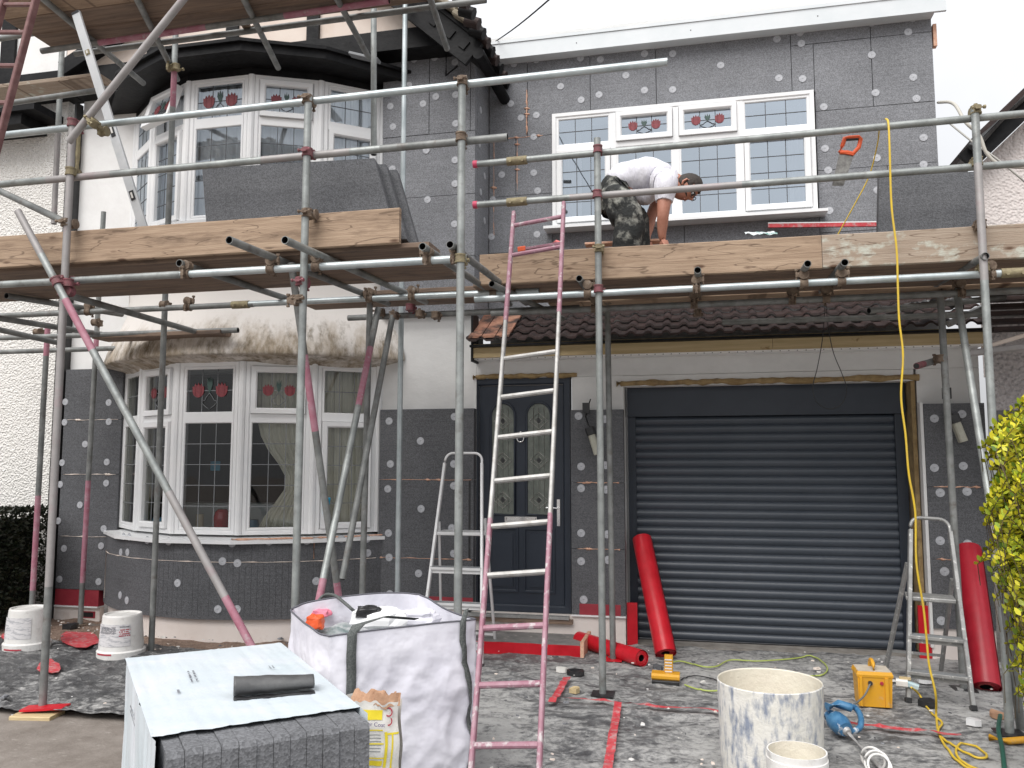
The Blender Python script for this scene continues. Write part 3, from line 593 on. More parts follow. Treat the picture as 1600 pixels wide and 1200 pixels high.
def baysill(zb,d,h,m,parent,name):
    mb=MB(); o=offp(d); i=offp(-.08)
    for k in range(5):
        mb.hexa([o[k]+Vector((0,0,zb)),o[k+1]+Vector((0,0,zb)),i[k+1]+Vector((0,0,zb)),i[k]+Vector((0,0,zb)),o[k]+Vector((0,0,zb+h)),o[k+1]+Vector((0,0,zb+h)),i[k+1]+Vector((0,0,zb+h*1.6)),i[k]+Vector((0,0,zb+h*1.6))],m)
    return mb.build(name,parent)
baysill(.865,.21,.03,UPVC,bl,'sill'); baysill(3.80,.12,.03,UPVC,bu,'sill')
o_=offp(.18)
for k in range(3,5):
    mb=MB(); n_=12; pts=[o_[k].lerp(o_[k+1],t/n_)+Vector((0,0,.905+.004*rnd.random())) for t in range(n_+1)]
    mb.path(pts,.008,FOAM,6,rs=[.006+.006*rnd.random() for _ in pts]); mb.build('foam_bead',H)
mb=MB(); mb.path([o_[5]+Vector((a,0,.905)) for a in (-.04,0,.04)],.02,FOAM,8); mb.build('foam_bead',H); mb=MB(); mb.path([o_[0]+Vector((a,-.01,.905+abs(a)*.5)) for a in (-.03,0,.03)],.014,FOAM,8)
mb.build('foam_bead',H)
# curtains and things on the inner sill (seen through the lower bay)
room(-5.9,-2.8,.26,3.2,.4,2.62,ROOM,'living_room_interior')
mb=MB(); mb.box(-5.3,-3.4,.35,.6,.5,1.16,ROOMS); mb.build('sofa_back',H)
mb=MB(); i_=offp(-.10)
mb.prism([p+Vector((0,0,.90)) for p in i_],(0,0,.025),ROOMS); mb.build('inner_sill',H)
def baycurt(k,t0,t1,m,z0,z1,off=-.13,tie=0):
    mb=MB(); o=offp(off); p,q=o[k],o[k+1]
    def fn(u,v):
        ww=1
        if tie: ww=1-.55*math.exp(-((v-.30)/.2)**2)
        uu=t1-(t1-t0)*(1-u)*ww if tie>0 else (t0+(t1-t0)*u*ww)
        x=p.lerp(q,uu); return Vector((x.x,x.y+.014*math.sin(u*38)+.008*math.sin(u*91+v*3),z0+(z1-z0)*v))
    mb.grid(fn,70,12,m); mb.build('curtain',H,solid=.003)
baycurt(4,.0,1,CURT,.95,2.45); baycurt(3,.15,1.0,CURT,.95,2.45,tie=1); baycurt(1,.35,.95,CURT,.95,2.45); baycurt(0,.0,1,CURT,.95,2.45)
for k,(a,c) in enumerate(((.05,.95),(.05,.98),(.0,1),(.05,.95),(.0,1))): baycurt(k,a,c,NET,3.86,5.22,-.085)
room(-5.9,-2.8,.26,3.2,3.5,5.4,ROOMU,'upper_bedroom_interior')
# ---- upper bay roof: black fascia, soffit, lead roof
mb=MB(); o=offp(.36); i=offp(-.05); c0=offp(.30)
for k in range(5):
    Z=lambda p,z: p+Vector((0,0,z))
    mb.hexa([Z(o[k],5.30),Z(o[k+1],5.30),Z(c0[k+1],5.30),Z(c0[k],5.30),Z(o[k],5.40),Z(o[k+1],5.40),Z(c0[k+1],5.40),Z(c0[k],5.40)],BLACK)
    mb.hexa([Z(c0[k],5.315),Z(c0[k+1],5.315),Z(i[k+1],5.303),Z(i[k],5.303),Z(c0[k],5.33),Z(c0[k+1],5.33),Z(i[k+1],5.33),Z(i[k],5.33)],BLACK)
    top=offp(.40); wl=offp(-.35)
    mb.add([Z(top[k],5.402),Z(top[k+1],5.402),Z(wl[k+1],5.56),Z(wl[k],5.56)],[(0,1,2,3)],BLACK)
    mb.hexa([Z(top[k],5.372),Z(top[k+1],5.372),Z(o[k+1],5.372),Z(o[k],5.372),Z(top[k],5.401),Z(top[k+1],5.401),Z(o[k+1],5.401),Z(o[k],5.401)],BLACK)
for k in range(5):
    a_,b_=offp(.035)[k],offp(.035)[k+1]; c_,d_=offp(-.06)[k],offp(-.06)[k+1]
    mb.hexa([Z(a_,5.237),Z(b_,5.237),Z(d_,5.237),Z(c_,5.237),Z(a_,5.302),Z(b_,5.302),Z(d_,5.302),Z(c_,5.302)],BLACK)
mb.build('bay_roof',H,'black fascia and shallow roof over the upper bay')
# ---- gable: jetty beam, posts, cream panels
G=-.28
mb=MB(); 
zb_=5.70
ax=pxX(655,47,G); ridge=-6.5
mb.prism([(-6.47,G,zb_),(ax+.12,G,zb_),(-3.6,G,7.4),(-6.47,G,8.9)],(0,.2,0),CREAM); mb.build('gable_panel',H,'cream render panels of the gable')
mb=MB(); mb.box(-6.47,-1.98,G-.06,G+.32,5.50,5.70,BLACK)
for px,py in ((491,40),(365,45),(241,85)):
    X=pxX(px,py,G); mb.box(X-.065,X+.065,G-.035,G-.001,5.71,7.4,BLACK)
mb.box(XC-.12,XC+.02,G-.05,0,5.46,5.56,BLACK)
mb.build('gable_timber',H,'black jetty beam and posts of the gable')
p0=P(575,-45,Y=-.5); p1=P(741,86,Y=-.5)
mb=MB(); d=(p1-p0).normalized(); p00=p0-d*2.5
mb.beam(p00+Vector((0,0,.0)),p1,.05,.24,BLACK,up=(0,0,1))
mb.beam(p00+Vector((0,.17,.02)),p1+Vector((0,.17,.02)),.30,.03,BLACK)
for t in (.12,.30,.5): 
    c=p1-d*t+Vector((0,-.03,.02)); mb.beam(c-d*.035,c+d*.035,.02,.09,BLACK)
mb.build('barge_board',H,'black barge board with small dentils')
mb=MB(); e1=P(745,52,Y=-.6); e1=Vector((e1.x,-.6,e1.z)); dd=Vector((d.x,0,d.z)).normalized(); up=Vector((-dd.z,0,dd.x));
if up.z<0: up=-up
for q in range(14):    # courses of verge tiles, then the eave running back
    a=e1-dd*.30*q; bb=e1-dd*.30*(q+1)
    mb.hexa([bb+up*.0,a+up*.045,a+up*.045+Vector((0,4.6,0)),bb+Vector((0,4.6,0)),bb+up*.028,a+up*.078,a+up*.078+Vector((0,4.6,0)),bb+up*.028+Vector((0,4.6,0))],TILE)
    mb.beam(bb+up*.02+Vector((0,.0,0)),a+up*.05,.10,.055,TILEV,bev=.012)
mb.prism([e1-dd*4.2-up*.04+Vector((0,.05,0)),e1-dd*.02-up*.03+Vector((0,.05,0)),e1-dd*.02+up*.0+Vector((0,.05,0)),e1-dd*4.2+up*.0+Vector((0,.05,0))],(0,4.4,0),BLACK)
for q in range(26):    # rounded tile ends along the eave
    y=-.6+q*.17; mb.cyl(e1+Vector((-.05,y+.68,.03))-Vector((0,.6,0)),e1+Vector((.07,y+.08,-.02)),.055,BLACK if q%2 else TILE,seg=8)
mb.build('roof',H,'tiled gable roof with mossy verge')
mb=MB(); gx=e1.x+.02
mb.path([(gx-.02,-.55,e1.z-.16),(gx+.0,.4,e1.z-.17),(gx+.0,.7,e1.z-.17)],.055,BLACK,10); mb.build('gutter',H)
# ---- extension fascia and flat roof
mb=MB(); f0=P(778,88,Y=.12).x; f1=P(1478,12,Y=.12).x; fz0=P(1300,30,Y=.12).z; fz0=5.60
f1=P(1479,12,Y=.28).x; zb1=P(1000,68,Y=.28).z; zt1=P(1000,44,Y=.28).z
FAS=mat('fascia_grey_white',(.66,.70,.72),(.72,.75,.77),3,.35)
mb.box(-2.12,f1,.28,.31,zb1,zt1,FAS); mb.box(-2.12,2.15,.311,YE+.4,zb1+.004,zb1+.02,FAS); mb.box(-2.1,f1+.003,.27,.5,zt1+.001,zt1+.03,FAS)
for q in (-1.1,.0,1.15): mb.lathe((q,.279,(zb1+zt1)/2),[(.006,0),(.004,.003),(.0001,.003)],CAPD,8,(0,-1,0))
mb.build('fascia',H,'deep white fascia of the flat roof')
mb=MB(); mb.box(-2.1,2.2,.45,7,5.90,5.93,GREYWHITE); mb.build('flat_roof',H)
mb=MB(); mb.box(2.16,2.19,YE,YE+.06,5.36,5.57,FOAM); mb.build('bracket',H)
# ---- lean-to tiled roof over door and garage
LZ0,LZ1=2.66,3.03; LY0,LY1=-.28,YE
mb=MB()
ncol=int((XR+.05-XC)/.15); 
for r_ in range(4):
    y0=LY0+(LY1-LY0)*r_/4; y1=LY0+(LY1-LY0)*(r_+1)/4+.03; zz0=LZ0+(LZ1-LZ0)*r_/4+.035; zz1=LZ0+(LZ1-LZ0)*(r_+1)/4+.01
    def fn(u,v,y0=y0,y1=y1,a=zz0,b_=zz1,r_=r_):
        x=XC-.02+(XR+.08-XC)*u; ph=(x/.15)%1
        h=.022*(math.sin(ph*2*math.pi)) if ph<.5 else -.006
        st=.004*((int(x/.15)*7+r_*3)%5)
        return Vector((x,y0+(y1-y0)*v-st,a+(b_-a)*v+h))
    mb.grid(fn,ncol*10,1,TILEO if 0 else TILE,False)
    def fn2(u,v,y0=y0,a=zz0):
        q=fn(u,0); return Vector((q.x,q.y,q.z-.02*(1-v)))
    mb.grid(fn2,ncol*10,1,TILE,False)
# first weathered orange tiles at the left end
for r_ in range(4):
    for c in range(3):
        x=XC-.0+.13*c; y=LY0+(LY1-LY0)*(r_)/4-.004; z=LZ0+(LZ1-LZ0)*r_/4+.062
        mb.hexa([(x,y,z-.02),(x+.12,y,z-.02),(x+.12,y+.2,z+.09),(x,y+.2,z+.09),(x,y,z),(x+.12,y,z),(x+.12,y+.2,z+.11),(x,y+.2,z+.11)],TILEO)
mb.build('lean_to_roof',H,'brown tiled lean-to roof over door and garage',)
mb=MB(); mb.box(XC+.003,XR+.05,-.26,YE,2.625,2.645,BLACK); mb.box(XC,XC+.02,-.2,0,2.5,2.95,BLACK); mb.build('eave_soffit',H)
mb=MB(); 
for a,b_ in ((XC+.01,-1.2),(-1.197,.62),(.623,XR+.04)): mb.box(a,b_,-.19,-.155,2.535,2.66,WOODN)
mb.build('fascia_board',H,'new yellow timber fascia over the garage')
mb=MB(); mb.box(XC,XR,-.154,-.001,2.52,2.535,UPVC); 
for k in range(60): mb.box(XC+.05+k*.07,XC+.059+k*.07,-.1565,-.1545,2.52,2.527,LEADL)
mb.build('bell_bead',H)
def rough(mb,x0,x1,y,z,r,m,n,am):
    pts=[];rs=[]
    for k in range(n+1):
        t=k/n; pts.append((x0+(x1-x0)*t,y,z+am*noise.noise(Vector((t*n*.22,z,y))))); rs.append(r*(.75+.5*rnd.random()))
    mb.path(pts,r,m,7,rs=rs)
mb=MB(); rough(mb,-.72,1.80,-.0,2.285,.026,FOAMB,60,.012); rough(mb,-2.06,-1.08,-.0,2.375,.022,FOAMB,30,.012); mb.build('expanding_foam_strip',H,'rough brown foam along the lintels')
mb=MB(); mb.box(1.735,1.768,.01,.3,.02,2.27,FOAMB); mb.box(1.7755,1.7985,-.0885,.0,.1,2.07,GREYWHITE); mb.build('garage_jamb',H)
# foam beads in joints
mb=MB()
def bead(pl,a0,a1,b,c,r=.006,n=26,m=FOAM,vert=False):
    pts=[];rs=[]
    for k in range(n+1):
        t=k/n; w=.006*noise.noise(Vector((t*7,b*3,a0)))
        pts.append(pl.p(a0+(a1-a0)*t,b+w,c) if not vert else pl.p(b+w,a0+(a1-a0)*t,c)); rs.append(r*(.35+1.3*max(0,noise.noise(Vector((t*11,a0*5,b))))))
    mb=MB(); mb.path(pts,r,m,6,rs=rs)
    for q in range(2):
        t=rnd.random(); p=pl.p(a0+(a1-a0)*t,b,c) if not vert else pl.p(b,a0+(a1-a0)*t,c); mb.path([p+Vector((-.03,0,.004)),p,p+Vector((.03,0,-.003))],.01,m,6,rs=[.004,.013,.003])
    mb.build('foam_bead',H)
for b in (.70,1.42): bead(FP,XB+.03,XC-.02,b,.09)
for b in (.83,1.46,2.02): bead(FP,XL+.05,-5.80,b,.085,.005,26,CREAM)
for b in (.82,1.40): bead(FP,-1.08,-.70,b,.09,.008)
for b in (.80,1.38): bead(FP,1.84,2.2,b,.09,.007)
bead(EP,4.86,5.33,pxX(823,150,YE),.10,.011,22,FOAM,True); bead(EP,4.28,4.82,pxX(808,240,YE),.10,.005,22,FOAM,True)
bead(EP,XC+.02,pxX(848,192,YE),4.84,.10,.007); bead(EP,3.8,4.82,XC+.06,.10,.006,22,FOAM,True)
pts=[];rs=[]
for k in range(60):
    p,_=arc(.05+.9*k/59,.002); pts.append((p.x,p.y,.70+.006*noise.noise(Vector((k*.3,0,0))))); rs.append(.002+.009*max(0,noise.noise(Vector((k*.45,2,0)))))
mb.path(pts,.006,CREAM,6,rs=rs)
mb.build('foam_bead',H); mb=MB(); p,_=arc(.08,.003); mb.path([(p.x,p.y,.72),(p.x,p.y,.25)],.004,CREAM,6)
mb.build('foam_bead',H); mb=MB(); p,_=arc(.79,.003); mb.path([(p.x,p.y,.86),(p.x,p.y,.72)],.005,FOAM,6)
mb.build('foam_bead',H,'orange foam squeezed from the board joints')
# ---- fixing caps
caps=[]
def cp(lst,Y,host,nrm=(0,-1,0)):
    for x,y in lst: caps.append((P(x,y,Y=Y),Vector(nrm),host))
cp([(803,100),(838,94),(907,91),(938,93),(1007,84),(978,118),(876,135),(936,148),(908,156),(1007,141),(1051,84),(1051,140),(1126,102),(1214,61),(1250,51),(1362,36),(1426,29),(1252,68),(1419,50),(1217,122),(1254,123),(1362,86),(1427,121),(1368,145),(1432,154),(1287,167),(1289,232),(1443,215),(1370,247),(1294,266),(1443,257),(1296,329),(1371,297),(814,184),(838,180),(798,162),(834,214),(834,270),(784,273),(770,312),(768,370),(840,298),(839,366)],YE,insE)
cp([(647,93),(679,90),(711,97),(639,133),(712,148),(610,166),(661,162),(681,151),(614,198),(712,193),(666,235),(711,250),(613,264),(668,312),(711,287),(614,300),(710,350)],-.09,insU)
cp([(608,658),(657,689),(610,725),(606,764),(658,795),(607,833),(608,871),(654,896),(609,928),(710,651),(709,725),(709,759),(706,825),(709,865)],-.09,insL)
cp([(904,650),(908,729),(908,763),(908,833),(908,877),(912,937),(945,655),(946,727),(947,765),(949,835),(950,875)],-.09,insP)
cp([(1460,654),(1503,647),(1460,731),(1505,728),(1469,770),(1511,768),(1469,845),(1512,850),(1476,893),(1471,970)],-.09,insG)
cp([(102,628),(101,660),(97,723),(94,757),(170,629),(170,659),(133,694),(167,722),(166,755),(125,789),(91,814),(162,826),(100,857),(158,853),(93,905),(154,909)],-.085,insA)
for x,y in [(751,172),(749,225),(757,275),(757,318),(757,345),(751,300)]: caps.append((P(x,y,X=XC+.005),Vector((1,0,0)),insR))
for x,y in [(193,838),(202,839),(230,844),(263,846),(363,849),(348,877),(371,880),(421,846),(480,845),(533,842),(573,842),(189,863),(199,863),(188,930),(198,938),(277,911),(340,952),(371,952),(494,908),(574,864)]:
    # hit the arc
    best=None
    for k in range(401):
        p,nn=arc(k/400,.001); dn=FW+RT*((x-800)/F)-UP*((y-600)/F)
        e=abs((p.x-CAM.x)*dn.y-(p.y-CAM.y)*dn.x)
        if (best is None or e<best[0]) and nn.dot(Vector((dn.x,dn.y,0)))<0: best=(e,p,nn,(p.y-CAM.y)/dn.y*dn.z+CAM.z)
    caps.append((Vector((best[1].x,best[1].y,best[3])),best[2],insB))
caps.sort(key=lambda c:(c[0]-CAM).length)
def capmesh(mb,p,nn):
    mb.lathe(p,[(.036,0),(.036,.0012),(.0335,.0014),(.033,.004),(.006,.0045),(.005,.004),(.0001,.004)],CAP,18,nn,mats=[CAPM,CAPM,CAP,CAP,CAPM,CAPM])
base=None
rest=MB()
for i,(p,nn,host) in enumerate(caps):
    if i<100:
        if base is None:
            m_=MB(); capmesh(m_,Vector(),(0,0,1)); base=m_.build('fixing_cap'); bd=base.data; c=base
        else: c=base.copy(); COL.objects.link(c)
        c.parent=host; c.location=p-LOC[host.name]; c.rotation_euler=nn.to_track_quat('Z','Y').to_euler(); c.name='fixing_cap'
    else: capmesh(rest,p,nn)
rest.build('fixing_caps',H,kind='stuff')
# ---- front door
dx0,dx1,dz0,dz1=-2.075,-1.15,.235,2.36; DY=.06
DP=PL((0,DY,0),(1,0,0)); mb=MB(); DP.ring(mb,dx0,dx1,dz0,dz1,.062,-.06,.05,ANTH)
mb.box(dx0,dx0+.02,-.09,DY,dz0,2.05,BLKP)
fd=mb.build('front_door',H,'anthracite composite front door with arched leaded glass')
mb=MB(); lx0,lx1,lz0,lz1=dx0+.068,dx1-.068,dz0+.05,dz1-.068
DP.box(mb,lx0,lx1,lz0,lz1,-.03,.02,ANTH)
cw=(lx1-lx0); pa=[(lx0+cw*.14,lx0+cw*.43),(lx0+cw*.57,lx0+cw*.86)]
for a0,a1 in pa: DP.ring(mb,a0-.03,a1+.03,lz0+.12,lz0+.70,.022,.02,.034,ANTH); DP.box(mb,a0+.02,a1-.02,lz0+.17,lz0+.65,.02,.03,ANTH)
mb.build('door_leaf',fd)
gm=MB(); lm=MB(); FROST=mat('obscure_glass',(.10,.115,.10),(.17,.185,.16),14,.18,bump=.6,bscale=30,bdist=.006)
LEADB=mat('door_caming',(.42,.41,.38),rough=.35,metal=.5)
for a0,a1 in pa:
    b0,b1=lz0+.82,lz1-.16; ca=(a0+a1)/2; r=(a1-a0)/2
    pts=[(a0,b0),(a1,b0)]+[(ca+r*math.cos(math.pi*k/14),b1-r+r*math.sin(math.pi*k/14)*1.0) for k in range(15)]
    gm.prism([DP.p(x,z,.021) for x,z in pts],DP.n*.004,FROST)
    po=[(a0-.0,b0),(a1+.0,b0)]+pts[2:]
    lm.path([DP.p(x,z,.026) for x,z in po+[po[0]]],.012,ANTH,6)
    for f in (.28,.5,.72): lm.path([DP.p(a0+(a1-a0)*f,b0+.03,.027),DP.p(a0+(a1-a0)*f,b1-.05,.027)],.0025,LEADB,4)
    for zc in (b0+.13,(b0+b1)/2-.02,b1-.17):
        for s in (1,.45):
            q=[(ca-r*.75*s,zc),(ca,zc+.075*s),(ca+r*.75*s,zc),(ca,zc-.075*s),(ca-r*.75*s,zc)]
            lm.path([DP.p(x,z,.028) for x,z in q],.003,LEADB,4)
        lm.prism([DP.p(ca+x*.02,zc+y*.026,.028) for x,y in ((-1,0),(0,-1),(1,0),(0,1))],DP.n*.002,BLKP)
gm.build('glass_panel',fd); lm.build('leading',fd)
mb=MB(); ca=(lx0+lx1)/2; DP.ring(mb,ca-.15,ca+.15,lz0+.745,lz0+.80,.012,.02,.035,CHROME); DP.box(mb,ca-.135,ca+.135,lz0+.757,lz0+.788,.02,.028,CHROME); mb.build('letterbox',fd)
mb=MB(); zc=lz1-.46
mb.path([DP.p(ca+.032*math.sin(t/12*2*math.pi),zc-.03+.036*math.cos(t/12*2*math.pi),.045) for t in range(13)],.006,CHROME,8); mb.lathe(DP.p(ca,zc+.02,.02),[(.016,0),(.014,.02),(.001,.026)],CHROME,12,DP.n); mb.build('knocker',fd)
mb=MB(); hx=lx1-.045; DP.box(mb,hx-.014,hx+.014,lz0+.72,lz0+.96,.02,.03,CHROME); mb.path([DP.p(hx,lz0+.88,.03),DP.p(hx,lz0+.88,.06),DP.p(hx-.11,lz0+.885,.062)],.009,CHROME,8); mb.lathe(DP.p(hx,lz0+.78,.03),[(.011,0),(.01,.006),(.0,.006)],CHROME,12,DP.n); mb.build('handle',fd)
mb=MB(); mb.box(dx0-.0,dx1+.0,-.13,.0,.205,.232,ALUD); mb.box(dx0-.03,dx1+.03,-.12,-.0,.165,.203,WOODU); mb.build('threshold',fd)
# ---- garage door
gx0,gx1,gz1=-.64,1.72,2.26; GY=.22
GP=PL((0,GY,0),(1,0,0)); mb=MB(); GP.box(mb,gx0,gx1,1.995,gz1,-.1,.07,ANTH); GP.box(mb,gx0,gx0+.07,0,1.993,-.05,.04,ANTH); GP.box(mb,gx1-.085,gx1,0,1.993,-.05,.04,ANTH)
gd=mb.build('garage_door',H,'anthracite roller garage door, fully lowered')
mb=MB(); nsl=26; hs_=1.985/nsl; prof=[]
for k in range(nsl):
    z=.012+k*hs_
    for q in range(9):
        t=q/8; prof.append((z+hs_*.02+hs_*.94*t,.017*abs(math.sin(t*math.pi))**.9))
    prof.append((z+hs_*.955,-.004)); prof.append((z+hs_*.985,-.004))
vs=[];fs=[]
for z,c in prof: vs+=[GP.p(gx0+.06,z,c),GP.p(gx1-.075,z,c)]
for k in range(len(prof)-1): fs.append((2*k,2*k+1,2*k+3,2*k+2))
mb.add(vs,fs,ROLLER,True); GP.box(mb,gx0+.06,gx1-.075,.0,.012,-.01,.02,BLKP)
mb.build('shutter_curtain',gd)
mb=MB(); mb.box(gx0-.02,gx1+.1,-.02,.5,-.03,.004,mat('garage_threshold',(.22,.2,.18),(.34,.32,.29),9,.85,bump=.5,bscale=30)); mb.build('garage_threshold',H)
# door step with red membrane over its front edge
mb=MB(); s0=P(758,1025,Z=.0); s1=P(906,1030,Z=.0)
mb.box(s0.x-.35,s1.x,s1.y+.04,-.07,-.03,.075,mat('step_dust',(.17,.165,.16),(.28,.27,.26),8,.85,bump=.7,bscale=30,c3=(.42,.38,.34),s3=16,l3=.6,h3=.7)); mb.build('door_step',H,'low dusty step below the front door')
mb=MB()
def fn(u,v):
    x=s0.x-.35+(s1.x-s0.x+.36)*u; return Vector((x,s1.y+.035-.012*v-.01*noise.noise(Vector((x*8,v,0))),.0+.10*v+.008*noise.noise(Vector((x*6,1,0)))))
mb.grid(fn,60,4,RED); mb.grid(lambda u,v:Vector((s0.x-.35+(s1.x-s0.x+.36)*u,s1.y+.023+.05*v+.012*noise.noise(Vector((u*20,3,0)))*v,.098-.012*v)),60,2,RED)
mb.box(s1.x+.001,s1.x+.03,s1.y+.02,-.18,-.01,.13,FOAM)
mb.build('red_step_edging',H)
# dangling wall lights
def walllight(px,py,tx,ty,label,Y):
    a=P(px,py,Y=Y); b=P(tx,ty,Y=Y); d=(b-a).normalized(); mb=MB()
    mb.beam(a+d*.07,b,.06,.085,mat('lamp_housing_'+str(int(px)),(.42,.41,.34),(.5,.5,.42),9,.5),up=(0,-1,0),bev=.012); o=mb.build('wall_light',H,label)
    mb=MB(); mb.beam(a,a+d*.068,.075,.10,BLKP,up=(0,-1,0),bev=.01); mb.path([a,a+Vector((-.04,.05,.10)),a+Vector((-.02,.09,.2)),a+Vector((.0,.10,.26))],.006,BLKP); mb.box(a.x-.06,a.x+.0,Y-.01,Y+.04,a.z+.13,a.z+.22,BLKP); mb.build('lamp_cap',o); return o
walllight(921,668,934,710,'black and cream wall lamp hanging loose beside the front door',-.16)
walllight(1488,648,1505,690,'black and cream wall lamp hanging loose right of the garage',-.16)
# party line: black pipe and foam gap
mb=MB(); mb.path([(-6.56,-.05,.05),(-6.56,-.05,4.6)],.038,BLACK,12); mb.box(-6.50,-6.475,-.1,0,0,5.45,BLKP); mb.build('downpipe',H,'black downpipe at the party line')
mb=MB(); rough(mb,0,0,0,0,.01,FOAMB,2,0); mb=MB()
mb.path([(-6.475,-.06,4.65+.06*k) for k in range(10)],.03,YELC,7,rs=[.02+.015*rnd.random() for _ in range(10)]); mb.build('expanding_foam_strip',H)
# ---- neighbour on the left
mb=MB(); mb.box(-13,-6.63,-.04,.2,-.05,5.50,PEB); mb.build('wall',NEI)
mb=MB(); mb.box(-13,-6.48,G-.06,G+.32,5.50,5.70,BLACK)
for px,py in ((17,60),): 
    X=pxX(px,py,G); mb.box(X-.09,X+.09,G-.035,G-.001,5.71,8,BLACK)
mb.build('gable_timber',NEI)
mb=MB(); mb.prism([(-13,G,5.7),(-6.48,G,5.7),(-6.48,G,8.9),(-13,G,8.9)],(0,.2,0),WHITE); mb.build('gable_panel',NEI)
mb=MB(); a=P(100,110,Y=G-.1); b_=P(205,40,Y=G-.1); mb.beam(a,a+(b_-a)*3.0,.10,.16,BLACK); mb.build('barge_board',NEI)
mb=MB(); a=P(0,165,Y=-.4);b_=P(60,152,Y=-.4); mb.box(-13,b_.x,-.45,-.04,a.z-.10,a.z-.02,BLACK); mb.box(-13,b_.x-.2,-.40,-.04,a.z-.22,a.z-.1,BLACK); mb.build('bay_roof',NEI)
# ---- neighbour on the right
NR=thing('neighbour_house','pink-walled neighbouring house with dark sloping roof at the right edge','house',(3.5,1,0))
Yn=1.6
mb=MB(); a=P(1506,262,Y=Yn); b_=P(1600,172,Y=Yn); d=(b_-a).normalized()
c0=P(1532,262,Y=Yn)
mb.prism([(c0.x,Yn,2.45),(12,Yn,2.45),(12,Yn,a.z+(12-a.x)*d.z/d.x-.1),(c0.x,Yn,a.z+(c0.x-a.x)*d.z/d.x-.12)],(0,.25,0),PEBP)
mb.build('wall',NR)
mb=MB(); Yg=-.2; q=P(1548,520,Y=Yg).x; mb.box(q,12,Yg,Yg+.1,1.99,3.2,PEBG); mb.box(q,12,Yg+.001,Yg+.1,-.1,1.989,mat('dark_side_wall',(.10,.10,.11),(.16,.155,.16),12,.9,bump=.6,bscale=40)); mb.build('porch_wall',NR)
mb=MB(); mb.beam(a-d*.05+Vector((0,-.2,.02)),a+d*6+Vector((0,-.2,.02)),.06,.20,BLACK); mb.path([a+d*k*1.0+Vector((0,-.28,.10)) for k in range(6)],.055,DUSTP,10)
mb.prism([a+Vector((0,-.3,.12)),a+d*6+Vector((0,-.3,.12)),a+d*6+Vector((0,-.3,.2)),a+Vector((0,-.3,.2))],(0,5,0),TILE); mb.build('roof',NR,'dark verge and gutter of the right neighbour')
mb=MB()
for k in range(9):
    z=2.55+k*.075; x0=P(1545,560,Y=-.6).x
    mb.box(x0+.02*k,12,-.75+k*.1,-.64+k*.1,z,z+.03,TILE)
mb.build('porch_roof',NR,'dark tiled porch roof under the scaffold')
# ================= SCAFFOLD
SL=thing('scaffold','tall left scaffold of galvanised and pink tubes in front of the bay windows','scaffold',(-3.2,-2.2,0))
SR=thing('scaffold','right scaffold of galvanised tubes over the front door and garage','scaffold',(.6,-1.3,0))
TR=.0242
def tube(par,name,a,b,m=GALV,segs=None,label=None,r=TR):
    a=Vector(a);b=Vector(b); mb=MB(); hol=.86
    if segs is None: mb.cyl(a,b,r,m,hollow=hol)
    else:
        ts=[0]+[s[0] for s in segs]
        for k,(t,mm) in enumerate(segs):
            p=a.lerp(b,ts[k]);q=a.lerp(b,t)
            first=k==0; last=k==len(segs)-1
            mb.cyl(p,q,r,mm,caps=False)
            if first: mb.cyl(p,p.lerp(q,.02),r*1.001,mm,hollow=hol)
            if last: mb.cyl(q.lerp(p,.02),q,r*1.001,mm,hollow=hol)
    return mb.build(name,par,label)
def coupler(par,p,d1,d2,m=RUST,off=None,name='coupler'):
    # two half-clamps joined back to back, with hinge bolts
    mb=MB(); p=Vector(p); d1=Vector(d1).normalized(); d2=Vector(d2).normalized()
    off=Vector(off) if off is not None else Vector((0,TR*2,0))
    for c,d in ((p,d1),(p+off,d2)):
        mb.cyl(c-d*.024,c+d*.024,TR+.0065,m,seg=12); mb.cyl(c-d*.026,c-d*.017,TR+.010,m,seg=12); mb.cyl(c+d*.017,c+d*.026,TR+.010,m,seg=12)
        _,a,b=mb.frame(d); s=a if rnd.random()<.5 else -a
        q=c+s*(TR+.022)
        mb.beam(c+s*TR,q+s*.006,.034,.020,m,up=d,bev=.004)
        mb.cyl(q-b*.038,q+b*.042,.0065,m,seg=8); mb.cyl(q+b*.030,q+b*.044,.0125,m,seg=6,smooth=False); mb.cyl(q-b*.04,q-b*.030,.011,m,seg=6,smooth=False)
    mb.beam(p,p+off,.03,.03,m)
    return mb.build(name,par)
def sleeve(par,p,d,m=YELC,name='sleeve_coupler'):
    mb=MB(); p=Vector(p); d=Vector(d).normalized(); mb.cyl(p-d*.075,p+d*.075,TR+.008,m,seg=12); _,a,b=mb.frame(d)
    for t in (-.045,.045):
        c=p+d*t+Vector((0,-TR-.006,-.01)); mb.cyl(c-Vector((0,.012,0)),c,.012,m,seg=6,smooth=False); mb.beam(c+Vector((0,0,-.02)),c+Vector((0,0,.03)),.05,.02,m)
    return mb.build(name,par)
def board(par,name,x0,x1,y0,y1,z0,z1,m,label=None,sag=0,hoops=True):
    mb=MB(); n=12; bv=.006
    for k in range(n):
        xa=x0+(x1-x0)*k/n; xb=x0+(x1-x0)*(k+1)/n
        f=lambda x: sag*math.sin((x-x0)/(x1-x0)*math.pi)+.003*noise.noise(Vector((x*1.5,y0*3,z0*3)))
        def sec(x):
            s=f(x); return [(x,y0+bv,z0+s),(x,y1-bv,z0+s),(x,y1,z0+bv+s),(x,y1,z1-bv+s),(x,y1-bv,z1+s),(x,y0+bv,z1+s),(x,y0,z1-bv+s),(x,y0,z0+bv+s)]
        a=sec(xa);b=sec(xb); mb.add(a+b,[(i,(i+1)%8,8+(i+1)%8,8+i) for i in range(8)],m)
        if k==0: mb.add(a,[tuple(range(8))],m)
        if k==n-1: mb.add(b,[tuple(range(8))],m)
    return mb.build(name,par,label)
